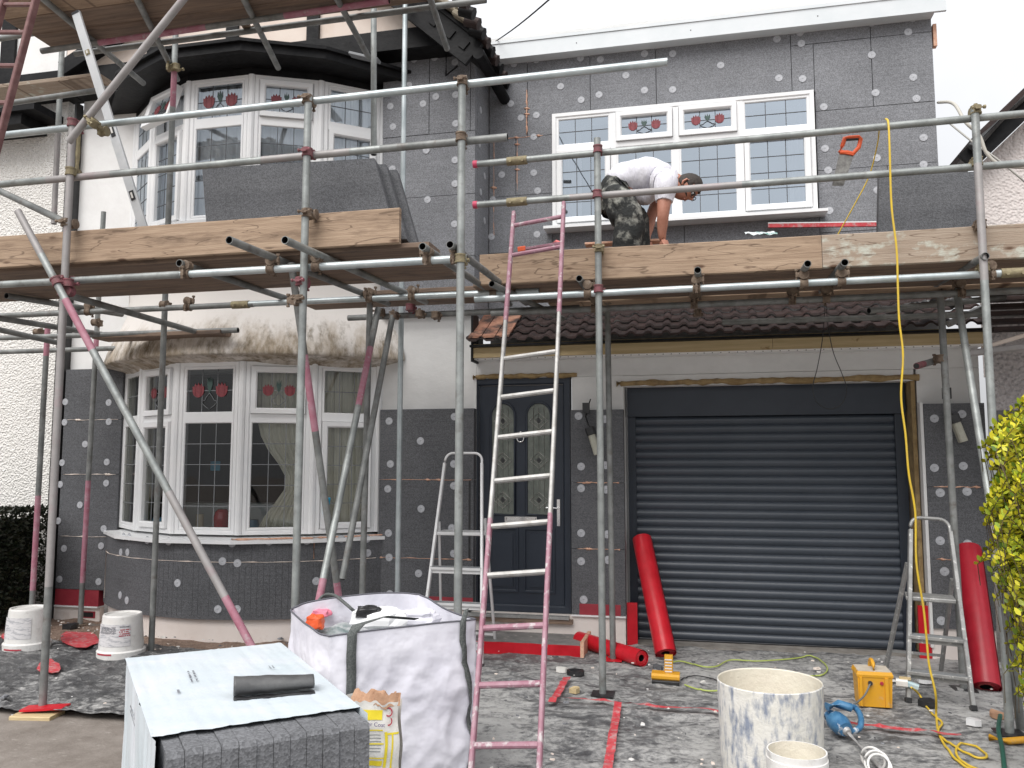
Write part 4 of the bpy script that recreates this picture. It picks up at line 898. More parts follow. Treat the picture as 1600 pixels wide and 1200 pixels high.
def PP(x,y,Y): 
    q=P(x,y,Y=Y); return q
UPV=(0,0,1)
# --- left scaffold standards (front row)
YF=-2.80; YR=-2.75
tube(SL,'standard',PP(114,186,YF),PP(66,1112,YF),GALV,[(.45,PINKP),(.8,PINKP),(1,GALVD)])
tube(SL,'standard',PP(482,150,YF),PP(461,940,YF)+Vector((0,0,-.74)),GALV)
tube(SL,'standard',PP(722,120,YF),PP(715,965,YF)+Vector((0,0,-.66)),GALV)
# inner row
YI=-1.42
a=PP(279,-60,YI); b=P(236,1022,Z=0); tube(SL,'standard',a,b,GALV,[(.16,GALV),(.22,PINK),(.32,GALV),(1,GALVD)],None)
a=PP(584,-60,YI); b=PP(566,930,YI); tube(SL,'standard',a,PP(584,242,YI),GALV)
tube(SL,'standard',PP(578,470,YI),b+(b-PP(578,470,YI)).normalized()*.35,GALVD)
a=PP(634,-40,-.62); b=PP(621,935,-.62); tube(SL,'standard',a,b+Vector((0,0,-.25)),GALVN)
tube(SL,'standard',PP(97,72,-1.2),PP(84,350,-1.2),GALV,[(.5,GALV),(1,PINKP)]); tube(SL,'standard',PP(75,505,-1.0),PP(50,945,-1.0),GALVD,[(.12,PINK),(.62,GALVD),(.95,PINK),(1,GALVD)])
tube(SL,'standard',PP(162,331,-.34),P(125,978,Z=0),GALVD,[(.12,GALV),(.30,GALVD),(.34,PINK),(.66,GALVD),(.90,PINK),(1,GALVD)])
tube(SL,'standard',PP(50,1000,-.55),P(48,1005,Z=0)+Vector((0,0,1.2)),GALVD) if 0 else None
# ledgers and guard rails
LZ=2.80
x_l=-6.2
def atX(x,y,z): return Vector((x,y,z))
tube(SL,'guard_rail',(x_l,YR,3.865),(P(1043,103,Y=YR).x,YR,3.905),GALVN)
tube(SL,'guard_rail',(x_l,YR,3.51),(P(793,215,Y=YR).x,YR,3.535),GALV,[(.36,GALV),(.46,PINKP),(.68,GALV),(.80,PINKP),(.84,GALV),(1,GALVD)])
tube(SL,'ledger',(x_l,YR,LZ),(P(730,402,Y=YR).x,YR,LZ),GALV,[(.28,GALV),(.60,GALV),(1,GALVN)])
YB=-1.47; LB=2.855
tube(SL,'ledger',(-7.2,YB,LB),(-3.5,YB,LB),GALVD); sleeve(SL,(-3.62,YB,LB),(1,0,0),YELC)
tube(SL,'ledger',(-3.6,YB,LB+.002),(-1.15,YB,LB+.0),GALVN)
a=P(544,497,Z=2.78); tube(SL,'ledger',(a.x,a.y,2.78),(-.9,a.y+.02,2.79),GALVD)
# braces
A0=PP(28,330,-2.87); A1=PP(392,1008,-2.87)
tube(SL,'brace',A0,A1+(A1-A0).normalized()*.42,GALV,[(.10,PINKP),(.20,GALV),(.31,PINK),(.60,GALV),(.80,PINKP),(1,PINK)],'long diagonal brace with two pink bands')
tube(SL,'brace',PP(107,222,-2.90),PP(330,-55,-2.90),PINKP)
tube(SL,'brace',PP(455,410,-2.64),PP(531,945,-2.1),GALVD,[(.26,GALVD),(.48,PINK),(.93,GALVD),(1,PINK)])
tube(SL,'brace',PP(591,482,-1.36),PP(497,945,-2.5),GALV,[(.16,GALVD),(.38,PINK),(.93,GALV),(1,PINK)])
tube(SL,'brace',PP(614,490,-1.2),PP(535,905,-1.9),GALVD)
tube(SL,'brace',P(-60,270,Y=-2.2),PP(104,348,-2.72),GALVD)
tube(SL,'brace',P(-60,502,Y=-1.9),PP(92,536,-1.2),GALVD)
# transoms: hollow ends stick out over the ledger
def transom(par,px,py,y1,z=2.862,m=GALVD,z1=None,dx=0,seg=None):
    a=P(px,py,Z=z); return tube(par,'transom',a,(a.x+dx,y1,(z1 or z+.055)),m,seg)
for px,py,y1,dx in ((10,462,-1.0,.12),(280,411,-1.2,.0),(358,375,-.95,.1),(445,375,-.95,.12),(660,385,-.7,.05),(703,382,-.72,.02)):
    transom(SL,px,py,y1,dx=dx,m=GALVD if px not in(445,) else GALV)
for px,py,y1,dx in ((905,435,-.35,-.02),(1090,422,-.3,.02),(1262,412,-.3,.0),(1320,410,-.3,-.02),(1540,400,-.3,-.05)): transom(SR,px,py,y1,dx=dx)
tube(SL,'transom',(-4.25,-2.7,2.73),(-4.4,-.25,2.74),GALVD); tube(SL,'transom',(-5.5,-2.1,2.73),(-5.2,-.2,2.76),GALVD); tube(SL,'ledger',(-7.2,-1.05,2.74),(-3.95,-.95,2.74),GALVD)
tube(SL,'ledger',(-7.0,-.45,2.70),(-4.6,-.42,2.70),GALVD)
# deck boards of the left lift (seen from below) and toe board
DZ=2.945
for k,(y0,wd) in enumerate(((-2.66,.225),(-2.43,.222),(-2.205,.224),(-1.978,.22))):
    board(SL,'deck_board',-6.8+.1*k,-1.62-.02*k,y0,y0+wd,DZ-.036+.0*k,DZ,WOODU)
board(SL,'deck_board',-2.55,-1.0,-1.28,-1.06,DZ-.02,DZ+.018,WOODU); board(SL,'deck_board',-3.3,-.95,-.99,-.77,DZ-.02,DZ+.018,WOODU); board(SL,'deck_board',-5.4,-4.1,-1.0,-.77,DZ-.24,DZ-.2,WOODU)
tbx=P(625,355,Y=-2.70).x
board(SL,'toe_board',-6.4,tbx,-2.715,-2.678,DZ-.015,DZ+.212,WOOD,'long toe board of the left scaffold')
# upper tier top left
UZ=5.06
for k,(y0,wd) in enumerate(((-2.75,.24),(-2.505,.24),(-2.26,.24),(-2.015,.24))):
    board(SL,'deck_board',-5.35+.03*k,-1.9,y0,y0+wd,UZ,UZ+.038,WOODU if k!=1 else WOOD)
board(SL,'deck_board',-7.6,-4.95,-1.62,-1.38,4.86,4.90,WOODB)
tube(SL,'ledger',(-5.25,-1.92,4.97),(-2.2,-1.92,5.02),GALVD,[(.18,GALVD),(.5,PINK),(.72,GALVD),(1,PINK)])
tube(SL,'ledger',(-5.1,-1.72,5.03),(-1.5,-1.72,5.05),GALVD)
for X,dx in ((-4.95,.1),(-4.1,-.4),(-3.35,-.15),(-2.75,.1),(-2.05,.1)): tube(SL,'transom',(X+.3,-2.9,5.01),(X+dx-.05,-1.1,5.035),GALVD)
tube(SL,'guard_rail',(-7.4,-1.9,5.10),(-4.95,-1.9,5.16),GALVD); tube(SL,'guard_rail',(-7.4,-1.7,4.62),(-4.7,-1.7,4.70),GALVD)
# left couplers
X_=(1,0,0); Z_=(0,0,1); Y_=(0,1,0)
for px,py,m in ((113,192,PINKC),(110,268,YELC),(98,437,PINKC),(480,155,RUST),(480,238,PINKC),(470,440,PINKC),(722,127,RUST),(720,214,RUST),(719,404,YELC)):
    p=PP(px,py,YF); coupler(SL,p,Z_,X_,m,(0,.05,0))
coupler(SL,PP(470,468,YF),Z_,Y_,RUST,(-.05,.02,0)); coupler(SL,PP(103,348,YF),Z_,X_,RUST,(.02,.04,0)); coupler(SL,PP(480,333,YF),Z_,X_,RUST,(.02,.04,0))
coupler(SL,PP(88,440,-2.87),A1-A0,Z_,PINKC,(.05,.05,0)); coupler(SL,PP(146,192,-2.88),(1,0,1),X_,YELC,(.0,.1,-.02)); coupler(SL,PP(275,105,YI),Z_,X_,YELC,(-.05,0,0)); coupler(SL,PP(98,456,YF),Z_,Y_,PINKC,(.05,.0,0))
for px,py in ((14,462),(285,411),(366,378),(453,379),(664,388),(706,384)):
    q=P(px,py,Z=2.862); coupler(SL,(q.x,YR,LZ),X_,Y_,RUST,(0,0,.055))
for px in (262,578): coupler(SL,PP(px,478 if px<300 else 462,YI),Z_,X_,RUST,(0,-.05,0))
for X in (-5.05,-4.1,-3.1,-2.5,-2.15,-1.5,-1.35): coupler(SL,(X,YB,LB),X_,Y_,RUST,(0,0,.05))
for px,py in ((592,487),(614,492),(640,480),(655,490),(680,492)): coupler(SL,PP(px,py,-1.2),Z_,X_,RUST if px!=640 else PINKC,(0,.05,0))
for px,py in ((95,70),(232,48),(330,35),(385,38),(560,8),(65,520),(155,505)): coupler(SL,PP(px,py,-1.75 if py<100 else -.9),Z_,X_,RUST,(0,-.05,0))
# base plates
def baseplate(par,p,m=RUST,r=.075):
    mb=MB(); p=Vector(p); mb.beam(p+Vector((0,-r,.004)),p+Vector((0,r,.004)),2*r,.008,m); mb.cyl(p+Vector((0,0,.006)),p+Vector((0,0,.07)),.018,m,seg=8); mb.build('base_plate',par)
b=P(66,1112,Z=0); 
mb=MB(); mb.beam(b+Vector((-.13,-.06,-.012)),b+Vector((.13,-.02,-.012)),.16,.03,WOODN,bev=.006); single(mb,'sole_board','pale timber offcut under the front left scaffold foot','board')
mb=MB(); q=b+Vector((.02,0,.02)); mb.beam(q+Vector((-.13,-.03,0)),q+Vector((.13,.03,.012)),.11,.012,RED); mb.build('base_plate',SL,'red folded base plate')
for x,y in ((125,978),(236,1022)): baseplate(SL,P(x,y,Z=0)+Vector((0,0,.01)))
# --- right scaffold
YG=-1.75; YH=-1.70
tube(SR,'standard',PP(933,216,YG),P(942,1088,Z=0),GALV,[(.5,GALV),(1,GALV)])
tube(SR,'standard',PP(1523,168,YG+.0),P(1578,1150,Z=0),GALV,[(.10,GALV),(.3,PINKP),(1,GALV)])
tube(SR,'standard',PP(949,478,-.66),P(958,1033,Z=0),GALVD); tube(SR,'standard',PP(1469,455,-.98),P(1506,1080,Z=0),GALVD)
tube(SR,'brace',PP(1494,452,-1.1),PP(1548,790,-1.9),GALV)
tube(SR,'standard',PP(1562,880,-2.15),P(1580,1146,Z=0)+Vector((.07,.05,0)),GALVD)
tube(SR,'guard_rail',(P(744,256,Y=YH).x,YH,3.785),(3.2,YH,3.835),GALV); tube(SR,'guard_rail',(P(740,326,Y=YH).x,YH,3.475),(3.2,YH,3.50),GALV,[(.15,GALV),(.22,PINKP),(.4,PINKP),(.44,GALV),(1,GALV)])
for zz,py in ((3.785,256),(3.475,326)):
    mb=MB(); x=P(742,py,Y=YH).x; mb.cyl((x-.012,YH,zz),(x+.02,YH,zz),TR+.004,INKC if 0 else mat('pink_end_cap%d'%py,(.60,.07,.14),rough=.5),seg=14); mb.build('end_cap',SR)
    sleeve(SR,(P(808,py,Y=YH).x,YH,zz+.001),(1,0,0.01),YELC)
tube(SR,'ledger',(P(742,465,Y=YH).x,YH,2.765),(3.2,YH,2.785),GALVN); sleeve(SR,(1.98,YH,2.78),(1,0,0),YELC)
a=P(1250,470,Z=2.76); tube(SR,'ledger',(-1.6,a.y,2.76),(3.0,a.y,2.77),GALVD)
tube(SR,'ledger',(.2,-.55,2.72),(3.2,-.45,2.72),GALVD); tube(SR,'brace',PP(1200,757/2+60,-1.3) if 0 else (1.25,-.95,2.70),(2.35,-.4,2.86),GALVD)
tube(SR,'transom',(-1.42,-1.85,2.84),(-1.12,-.55,2.80),GALVD)
tube(SR,'tie_tube',P(1432,572,Y=-1.05),P(1474,560,Y=-.75),GALVD,[(.25,PINKC),(1,GALVD)])
coupler(SR,P(1470,560,Y=-.98),Z_,(1,.5,0),RUST,(0,.05,0))
for k,(y0,wd) in enumerate(((-1.62,.222),(-1.37,.224),(-1.135,.225),(-.86,.222),(-.60,.20))):
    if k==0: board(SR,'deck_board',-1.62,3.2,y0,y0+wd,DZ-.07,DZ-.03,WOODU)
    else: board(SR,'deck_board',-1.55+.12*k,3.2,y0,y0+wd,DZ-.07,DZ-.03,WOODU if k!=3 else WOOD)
xj=P(1285,410,Y=-1.66).x; x0=P(750,430,Y=-1.66).x
board(SR,'toe_board',x0,xj-.003,-1.672,-1.635,2.875,3.105,WOOD,'toe board left of the board joint')
board(SR,'toe_board',xj,3.3,-1.674,-1.637,2.878,3.105,WOODB,'plaster-stained toe board right of the joint')
for px,py,m in ((934,233,PINKC),(933,303,PINKC),(936,388,YELC),(935,451,PINKC),(1525,172,YELC),(1527,252,YELC),(1533,350,RUST),(1538,418,YELC)):
    coupler(SR,PP(px,py,YG),Z_,X_,m,(0,.05,0))
for px in (906,1090,1262,1320,1540):
    q=P(px,415,Z=2.86); coupler(SR,(q.x-.01,YH,2.77),X_,Y_,RUST,(0,0,.06)); coupler(SR,(q.x-.03,P(1250,470,Z=2.76).y,2.765),X_,Y_,RUST,(0,0,.07))
for px,py in ((950,470),(1470,462),(1494,458),(1090,490)): coupler(SR,PP(px,py,-.75),Z_,X_,RUST,(0,-.05,0))
for x,y in ((942,1088),(958,1033),(1506,1080),(1578,1150)): baseplate(SR,P(x,y,Z=0)+Vector((0,0,.012)),BLKP if x!=958 else RED)
# ================= LADDERS
def ladder(name,label,tl,tr,bl,br,rungs,m,m2,sw=.026,sd_=.05,split=None,rungm=None):
    T=thing(name,label,'ladder',((bl+br)/2)[:])
    nrm=((tr-tl).cross(bl-tl)).normalized()
    for a,b in ((tl,bl),(tr,br)):
        mb=MB(); 
        if split:
            c=a.lerp(b,split); mb.beam(a,c,sw,sd_,m,up=nrm,bev=.005); mb.beam(c,b,sw,sd_,m2,up=nrm,bev=.005)
            a2=a.lerp(b,.0); c2=a.lerp(b,.28); mb.beam(a2-(b-a).normalized()*.004,c2,sw+.003,sd_+.003,m2,up=nrm,bev=.005)
        else: mb.beam(a,b,sw,sd_,m,up=nrm,bev=.005)
        mb.build('stile',T)
    for k,t in enumerate(rungs):
        mb=MB(); a=tl.lerp(bl,t); b=tr.lerp(br,t)
        mm=(rungm(k) if rungm else m); mb.beam(a,b,.028,.028,mm,up=nrm,bev=.007); mb.build('rung',T)
    return T
tl=P(803,333,Y=-1.83); tr=P(881,318,Y=-1.83); bl=P(735,1215,Y=-3.85); br=P(842,1215,Y=-3.85)
def tfor(yp):   # find t on the left/right mid stile that projects to pixel row yp
    lo,hi=0,1
    for _ in range(30):
        t=(lo+hi)/2; q=tr.lerp(br,t)-CAM; y=600-F*(q.dot(UP))/q.dot(FW)
        if y<yp: lo=t
        else: hi=t
    return t
# stiles follow the photographed line: solve the bottom so that y=1060 sits at x~742/848
ladder('ladder','long aluminium ladder with pink-painted ends leaning on the right scaffold',tl,tr,bl,br,[tfor(y) for y in (338,385,549,610,674,743,815,893,977,1068,1164)],ALU,PINKL,split=.66,sw=.022,sd_=.036,rungm=lambda k: PINKL if k<2 or k>7 else ALU)
a0=P(64,-30,Y=-3.0);b0=P(-12,260,Y=-3.0);a1=P(14,-30,Y=-3.0); b1=P(-60,260,Y=-3.0)
ladder('ladder','dull red ladder rising past the top left scaffold deck',a1,a0,b1,b0,(.13,.28,.46,.66,.83),REDL,REDL,sw=.03)
# ---- step ladders
def stepladder(label,hoop,top,foot,zt,yb,steps,m,rear,plat=None,tw=.022,stepd=.085):
    # hoop: pixels of left shoulder x,y and right shoulder; foot: pixels of left and right front foot (ground)
    T=thing('step_ladder',label,'step ladder',((foot[0]+foot[1])/2)[:])
    (tl_,tr_)=top; fl,fr=foot
    mb=MB(); r=.045; u=(tr_-tl_).normalized(); dl=(fl-tl_).normalized(); dr=(fr-tr_).normalized()
    pts=[tl_+dl*.10]; 
    for k in range(7):
        t=k/6*math.pi/2; pts.append(tl_+dl*r*1.4*(1-math.sin(t))+u*r*1.4*(1-math.cos(t))*1.0)
    for k in range(7):
        t=(1-k/6)*math.pi/2; pts.append(tr_+dr*r*1.4*(1-math.sin(t))-u*r*1.4*(1-math.cos(t)))
    pts.append(tr_+dr*.10); mb.path(pts,tw*.5,m,8); mb.build('hand_hoop',T)
    nrm=(tr_-tl_).cross(fl-tl_).normalized()
    for a,b in ((tl_+dl*.09,fl),(tr_+dr*.09,fr)):
        mb=MB(); mb.beam(a,b,tw,tw*1.7,m,up=nrm,bev=.003); o=mb.build('stile',T)
        mb=MB(); mb.beam(b-(b-a).normalized()*.02,b+(b-a).normalized()*.012,tw*1.3,tw*2.1,BLKP,up=nrm); mb.build('rubber_foot',o)
    for t in steps:
        a=tl_.lerp(fl,t);b=tr_.lerp(fr,t); mb=MB(); mb.beam(a+Vector((0,.02,0)),b+Vector((0,.02,0)),stepd,.026,m,up=(0,0,1),bev=.004)
        for q in range(4): 
            w=Vector((0,-stepd/2+.022+q*stepd/5,.0135)); mb.beam(a+w,b+w,.004,.003,LEADL,up=(0,0,1))
        mb.beam(a+Vector((-.0,-.0,-.02)),b+Vector((0,-.0,-.02)),.006,.04,m,up=(0,0,1)); mb.build('step',T)
    if plat is not None:
        a=tl_.lerp(fl,plat);b=tr_.lerp(fr,plat); mb=MB(); mb.beam(a+Vector((0,.12,0)),b+Vector((0,.12,0)),.24,.028,m,up=(0,0,1),bev=.006); mb.build('platform',T)
    for a,b in rear:
        mb=MB(); mb.beam(a,b,tw*.9,tw*1.3,m,bev=.003); mb.build('rear_leg',T)
    mb=MB(); a=rear[0][0].lerp(rear[0][1],.82); b=rear[1][0].lerp(rear[1][1],.82); mb.beam(a,b,.018,.018,m); mb.build('cross_bar',T)
    return T
WA=mat('white_aluminium',(.74,.74,.74),(.82,.82,.82),8,.35,metal=.2,c3=(.5,.48,.46),s3=20,l3=.62,h3=.75)
Yt,Yf=-.62,-1.12
tl_=P(697,708,Y=Yt);tr_=P(753,708,Y=Yt); fl=P(664,960,Y=Yf+.15); fr=P(753,960,Y=Yf+.15)
fl=fl+(fl-tl_)*((fl.z)/(tl_.z-fl.z)); fr=fr+(fr-tr_)*((fr.z)/(tr_.z-fr.z))
def tz(py,Y): return (tl_.z-P(725,py,Y=Y).z)/tl_.z
stepladder('white hooped step ladder standing before the front door',None,(tl_,tr_),(fl,fr),0,0,[tz(892,-1.0),tz(948,-1.05),tz(1010,-1.1)],WA,[(tl_.lerp(fl,.5)+Vector((.02,.1,.25)),P(690,1020,Y=-.35)),(tr_.lerp(fr,.45)+Vector((0,.1,.2)),P(776,1030,Y=-.35))],plat=tz(836,-.9))
Yt=-1.05
tl_=P(1423,808,Y=Yt);tr_=P(1482,812,Y=Yt); fl=P(1419,1095,Z=0.01); fr=P(1521,1108,Z=0.01)
def tz2(py,Y): return (tl_.z-P(1470,py,Y=Y).z)/tl_.z
stepladder('worn aluminium step ladder beside the tall red roll at the garage',None,(tl_,tr_),(fl,fr),0,0,[tz2(998,-1.3),tz2(1056,-1.38)],ALUD,[(P(1418,880,Y=-.95),P(1384,1045,Y=-.62)),(P(1488,905,Y=-.95),P(1470,1050,Y=-.62))],plat=tz2(938,-1.22),tw=.026,stepd=.10)
# ================= LEVEL
a=P(119,20,Y=-2.60); b=P(222,349,Y=-2.42); d=(b-a).normalized(); b=b+d*((b.z-2.95)/-d.z*1.0)
T=thing('spirit_level','long silver spirit level leaning behind the left guard rails','spirit level',b[:])
mb=MB(); mb.beam(a,b,.024,.066,mat('level_silver',(.60,.62,.63),(.70,.71,.72),8,.35,metal=.2),up=(1,0,0),bev=.003); mb.beam(a-d*.006,a+d*.012,.028,.062,BLKP,up=(1,0,0)); mb.build('bar',T)
_s=d.cross(Vector((0,1,0))).normalized()
for t,l,mm in ((.16,.035,YELC),(.46,.12,BLKP),(.72,.07,BLKP),(.9,.1,BLKP)):
    mb=MB(); c=a.lerp(b,t)+Vector((0,-.0145,0)); mb.beam(c-d*l/2,c+d*l/2,.006,.036,mm,up=(1,0,0),bev=.002); mb.beam(c-d*l*.3+Vector((0,-.004,0)),c+d*l*.3+Vector((0,-.004,0)),.004,.014,PAPER,up=(1,0,0)); mb.build('vial',T)
# ================= INSULATION SHEETS on the platforms
def eps(name,label,c4,th,grp,m=EPSD):
    mb=MB(); n=(c4[1]-c4[0]).cross(c4[3]-c4[0]).normalized(); mb.prism(c4,n*th,m); return single(mb,name,label,'insulation board',grp)
fa=[P(322,346,Y=-2.60),P(609,334,Y=-2.60),P(585,247,Y=-2.50),P(316,263,Y=-2.50)]
fa[0]=fa[0]+(fa[0]-fa[3])*.35; fa[1]=fa[1]+(fa[1]-fa[2])*.35
G_='loose insulation boards stacked behind the left toe board'
for k,l in enumerate(('dark insulation board leaning frontmost behind the left toe board','second dark insulation board from the front of the left stack','rearmost dark insulation board of the left stack')):
    off=Vector((.045*k,.085*k+.0,-.012*k)); c=[p+off for p in fa]; eps('loose_insulation_board',l,[c[0],c[1],c[2],c[3]],-.07,G_)
q=[P(1372,372,Y=-1.50),P(1529,372,Y=-1.50),P(1529,268,Y=-1.36),P(1374,273,Y=-1.36)]
eps('loose_insulation_board','dark insulation board leaning beside the right corner standard','' or q,-.06,None) if 0 else None
mb=MB(); mb.prism(q,Vector((0,.07,0)),EPSD); single(mb,'loose_insulation_board','single dark insulation board leaning by the right corner standard','insulation board')
# ================= CABLES
def spline(pts,k=8):
    out=[]; n=len(pts)
    for i in range(n-1):
        p0=pts[max(i-1,0)];p1=pts[i];p2=pts[i+1];p3=pts[min(i+2,n-1)]
        for j in range(k):
            t=j/k; out.append(.5*((2*p1)+(p2-p0)*t+(2*p0-5*p1+4*p2-p3)*t*t+(3*p1-p0-3*p2+p3)*t**3))
    out.append(pts[-1]); return out
def cable(name,label,pts,r,m,cat='cable'):
    mb=MB(); sp=spline([Vector(p) for p in pts])
    sp=[Vector((p.x,p.y,max(p.z,wr(p.x,p.y,.8)+r+.001))) for p in sp]; mb.path(sp,r,m,7); return single(mb,name,label,cat)
Yc=-1.80
pts=[P(1372,300,Y=-1.2),P(1377,215,Y=-1.5),P(1384,186,Y=-1.69),P(1388,192,Y=-1.765)]+[P(x,y,Y=Yc) for x,y in ((1390,230),(1393,320),(1401,390),(1403,450),(1405,500),(1411,555),(1408,620),(1415,680),(1420,740),(1430,800),(1432,880),(1443,950),(1448,1000))]+[P(1452,1040,Y=-1.82),P(1462,1085,Y=-1.85),P(1463,1120,Z=.015),P(1468,1150,Z=.012),P(1490,1185,Z=.012),P(1520,1205,Z=.012)]
pts=pts[2:]
cable('extension_cable','yellow extension cable draped over the top guard rail down past the garage',pts,.0068,YELW)
pts=[P(1424,1074,Z=.14),P(1436,1085,Z=.06)]+[P(x,y,Z=.014) for x,y in ((1448,1105),(1462,1122),(1472,1130),(1466,1142),(1480,1160),(1520,1182),(1541,1184),(1536,1174),(1515,1164),(1498,1166),(1494,1178),(1505,1192),(1530,1203))]
cable('transformer_cable','yellow cable looping on the dust sheet from the transformer plug',pts,.0065,YELW)
cable('thin_yellow_cord','thin yellow cord slanting from the top rail down behind the toe board',[P(1374,196,Y=-1.66),P(1371,225,Y=-1.45),P(1358,275,Y=-1.30),P(1335,320,Y=-1.25),P(1306,372,Y=-1.2)],.0045,YELW,'cord')
cable('hanging_wire','thin black wire loop hanging below the deck before the garage',[P(x,y,Y=-.5) for x,y in ((1289,478),(1285,530),(1277,575),(1270,605),(1276,628),(1296,639),(1316,630),(1323,608),(1316,585),(1302,550),(1294,510),(1291,478))],.0035,BLKP,'wire')
cable('lime_cable','lime green cable snaking behind the big plaster drum',[P(x,y,Z=.02) for x,y in ((1046,1036),(1062,1033),(1080,1037),(1102,1042),(1120,1041),(1135,1033),(1150,1031),(1180,1033),(1230,1030),(1268,1026),(1285,1034),(1293,1045),(1285,1055),(1270,1056),(1200,1062),(1130,1078),(1095,1078),(1070,1070))],.0055,GRNW)
cable('thin_black_lead','thin black lead between yellow charger and plaster drum',[P(x,y,Z=.016) for x,y in ((1064,1064),(1075,1058),(1090,1056),(1110,1060),(1130,1070))],.004,BLKP,'lead')
mb=MB(); mb.path(spline([P(x,y,Z=.045) for x,y in ((1563,1118),(1560,1140),(1566,1170),(1570,1210))]),.012,mat('green_hose',(.015,.10,.07),rough=.5),8); single(mb,'garden_hose','dark green hose on the ground at the lower right corner','hose')
mb=MB(); mb.path([P(1546,1152,Z=.03),P(1575,1158,Z=.03),P(1600,1156,Z=.03)],.02,YEL,8); single(mb,'yellow_tube','short yellow plastic tube lying beside the green hose','tube')
# overhead wires
mb=MB(); a=P(772,66,Y=.6); b=P(880,-20,Y=-3); mb.path([a.lerp(b,k/8)+Vector((0,0,-.02*math.sin(k/8*3.14))) for k in range(9)],.006,BLACK,5); single(mb,'overhead_wire','thin overhead wire rising from the gable corner across the sky','wire')
mb=MB(); mb.path(spline([P(1466,160,Y=.5),P(1490,162,Y=.0),P(1508,190,Y=-.2),P(1530,212,Y=-.2),P(1542,240,Y=-.2),P(1565,258,Y=-.2),P(1610,262,Y=-.2)]),.014,mat('grey_sheathed_cable',(.5,.48,.43),rough=.6),7); single(mb,'service_cable','thick pale service cable curling off the extension corner','cable')
mb=MB(); mb.path(spline([P(1478,188,Y=.3),P(1520,222,Y=.0),P(1560,250,Y=-.1),P(1620,300,Y=-.1)]),.008,mat('grey_sheathed_cable_b',(.42,.41,.38),rough=.6),6); single(mb,'service_cable','thin pale cable crossing the sky below the thick one at right','cable')
# ================= SAW
T=thing('hand_saw','hand saw with orange handle hooked behind the right guard rail','saw',P(1310,270,Y=-1.62)[:])
mb=MB(); s0,s1,s2,s3=P(1312,236,Y=-1.64),P(1334,243,Y=-1.64),P(1318,290,Y=-1.64),P(1300,290,Y=-1.64)
mb.prism([s0,s1,s2,s3],(0,.004,0),mat('dull_saw_steel',(.13,.125,.12),(.24,.235,.22),30,.5,metal=.5)); mb.build('blade',T)
mb=MB(); HO=[P(x,y,Y=-1.64) for x,y in ((1312,238),(1316,228),(1320,216),(1326,215),(1342,214),(1345,217),(1342,230),(1333,240),(1324,238),(1312,238))]
mb.path(HO,.0145,ORNG,8); mb.beam(P(1322,217,Y=-1.64),P(1341,216,Y=-1.64),.026,.020,BLKP,up=(0,1,0),bev=.004); mb.beam(P(1313,237,Y=-1.64),P(1334,241,Y=-1.64),.024,.022,ORNG,up=(0,1,0),bev=.004); mb.build('handle',T)
# ================= GROUND OBJECTS
# ---- foreground pack of insulation, shrink wrapped
A,B,Cc,D=P(207,1030,Z=.8),P(428,1003,Z=.8),P(566,1108,Z=.8),P(260,1174,Z=.8)
vl=(D-A); vl.z=0; Ll=vl.length; vl=vl.normalized(); ul=Vector((-vl.y,vl.x,0)); Lw=.565
A=Vector((A.x,A.y,.8)); W=lambda a,b,z: A+ul*a+vl*b+Vector((0,0,z-.8))
T=thing('insulation_pack','big white shrink-wrapped pack of dark insulation boards in the foreground','pack of boards',W(Lw/2,Ll/2,0)[:])
nb=12; EPSP=epsmat('eps_pack',(.15,.153,.162))
for k in range(nb):
    mb=MB(); a0=Lw*k/nb+.0007; a1=Lw*(k+1)/nb-.0007; e=rnd.uniform(-.004,.004); zt=.792+rnd.uniform(-.003,.003); ch=.010
    prof=[(0.02,zt),(Ll-ch+e,zt),(Ll+e,zt-ch*1.4),(Ll+e,0.0),(0.02,0.0)]
    mb.prism([W(a0,b,z) for b,z in prof],ul*(a1-a0),EPSP); mb.build('board',T)
mb=MB()
def film(u,v):
    b=-.012+(Ll-.135+.012+.014*noise.noise(Vector((u*9,1,0)))*1.0)*v; a=-.026+(Lw+.040)*u
    w=.0020*noise.noise(Vector((u*22,v*2.0,0)))+.0012*noise.noise(Vector((u*50,v*6,3)))
    return W(a,b,.8+.004+w)
mb.grid(film,60,90,FILM)
def filmL(u,v):   # left flank (a=0 side) full height
    b=-.012+(Ll-.03+.01*noise.noise(Vector((v*9,5,0))))*u; w=.016*noise.noise(Vector((u*22,v*1.6,0)))+.004*noise.noise(Vector((u*50,v*5,2)))
    return W(-.020+min(w*.7,.006),b,.804*v)
mb.grid(filmL,110,40,FILM)
mb.grid(lambda u,v:W(Lw*u*1.04-.012,-.013+.004*noise.noise(Vector((u*20,v*3,0))),.804*v),30,16,FILM)
mb.grid(lambda u,v:W(Lw+.012+.004*noise.noise(Vector((u*20,v*3,0))),(Ll-.05)*u-.01,.804*v),50,16,FILM)
o=mb.build('shrink_wrap',T)
def text(s_,size,org,xd,yd,m,name,parent,ext=.0006,align='LEFT'):
    cu=bpy.data.curves.new(name,'FONT'); cu.body=s_; cu.size=size; cu.extrude=ext; cu.align_x=align
    ob=bpy.data.objects.new(name,cu); COL.objects.link(ob); bpy.context.view_layer.update()
    me=bpy.data.meshes.new_from_object(ob.evaluated_get(bpy.context.evaluated_depsgraph_get())); bpy.data.objects.remove(ob)
    me.materials.clear(); me.materials.append(m)
    xd=Vector(xd).normalized(); yd=Vector(yd); yd=(yd-xd*yd.dot(xd)).normalized(); zd=xd.cross(yd)
    M=Matrix((xd,yd,zd)).transposed().to_4x4(); M.translation=Vector(org)-LOC[parent.name]; me.transform(M)
    ob=bpy.data.objects.new(name,me); COL.objects.link(ob); ob.parent=parent; return ob
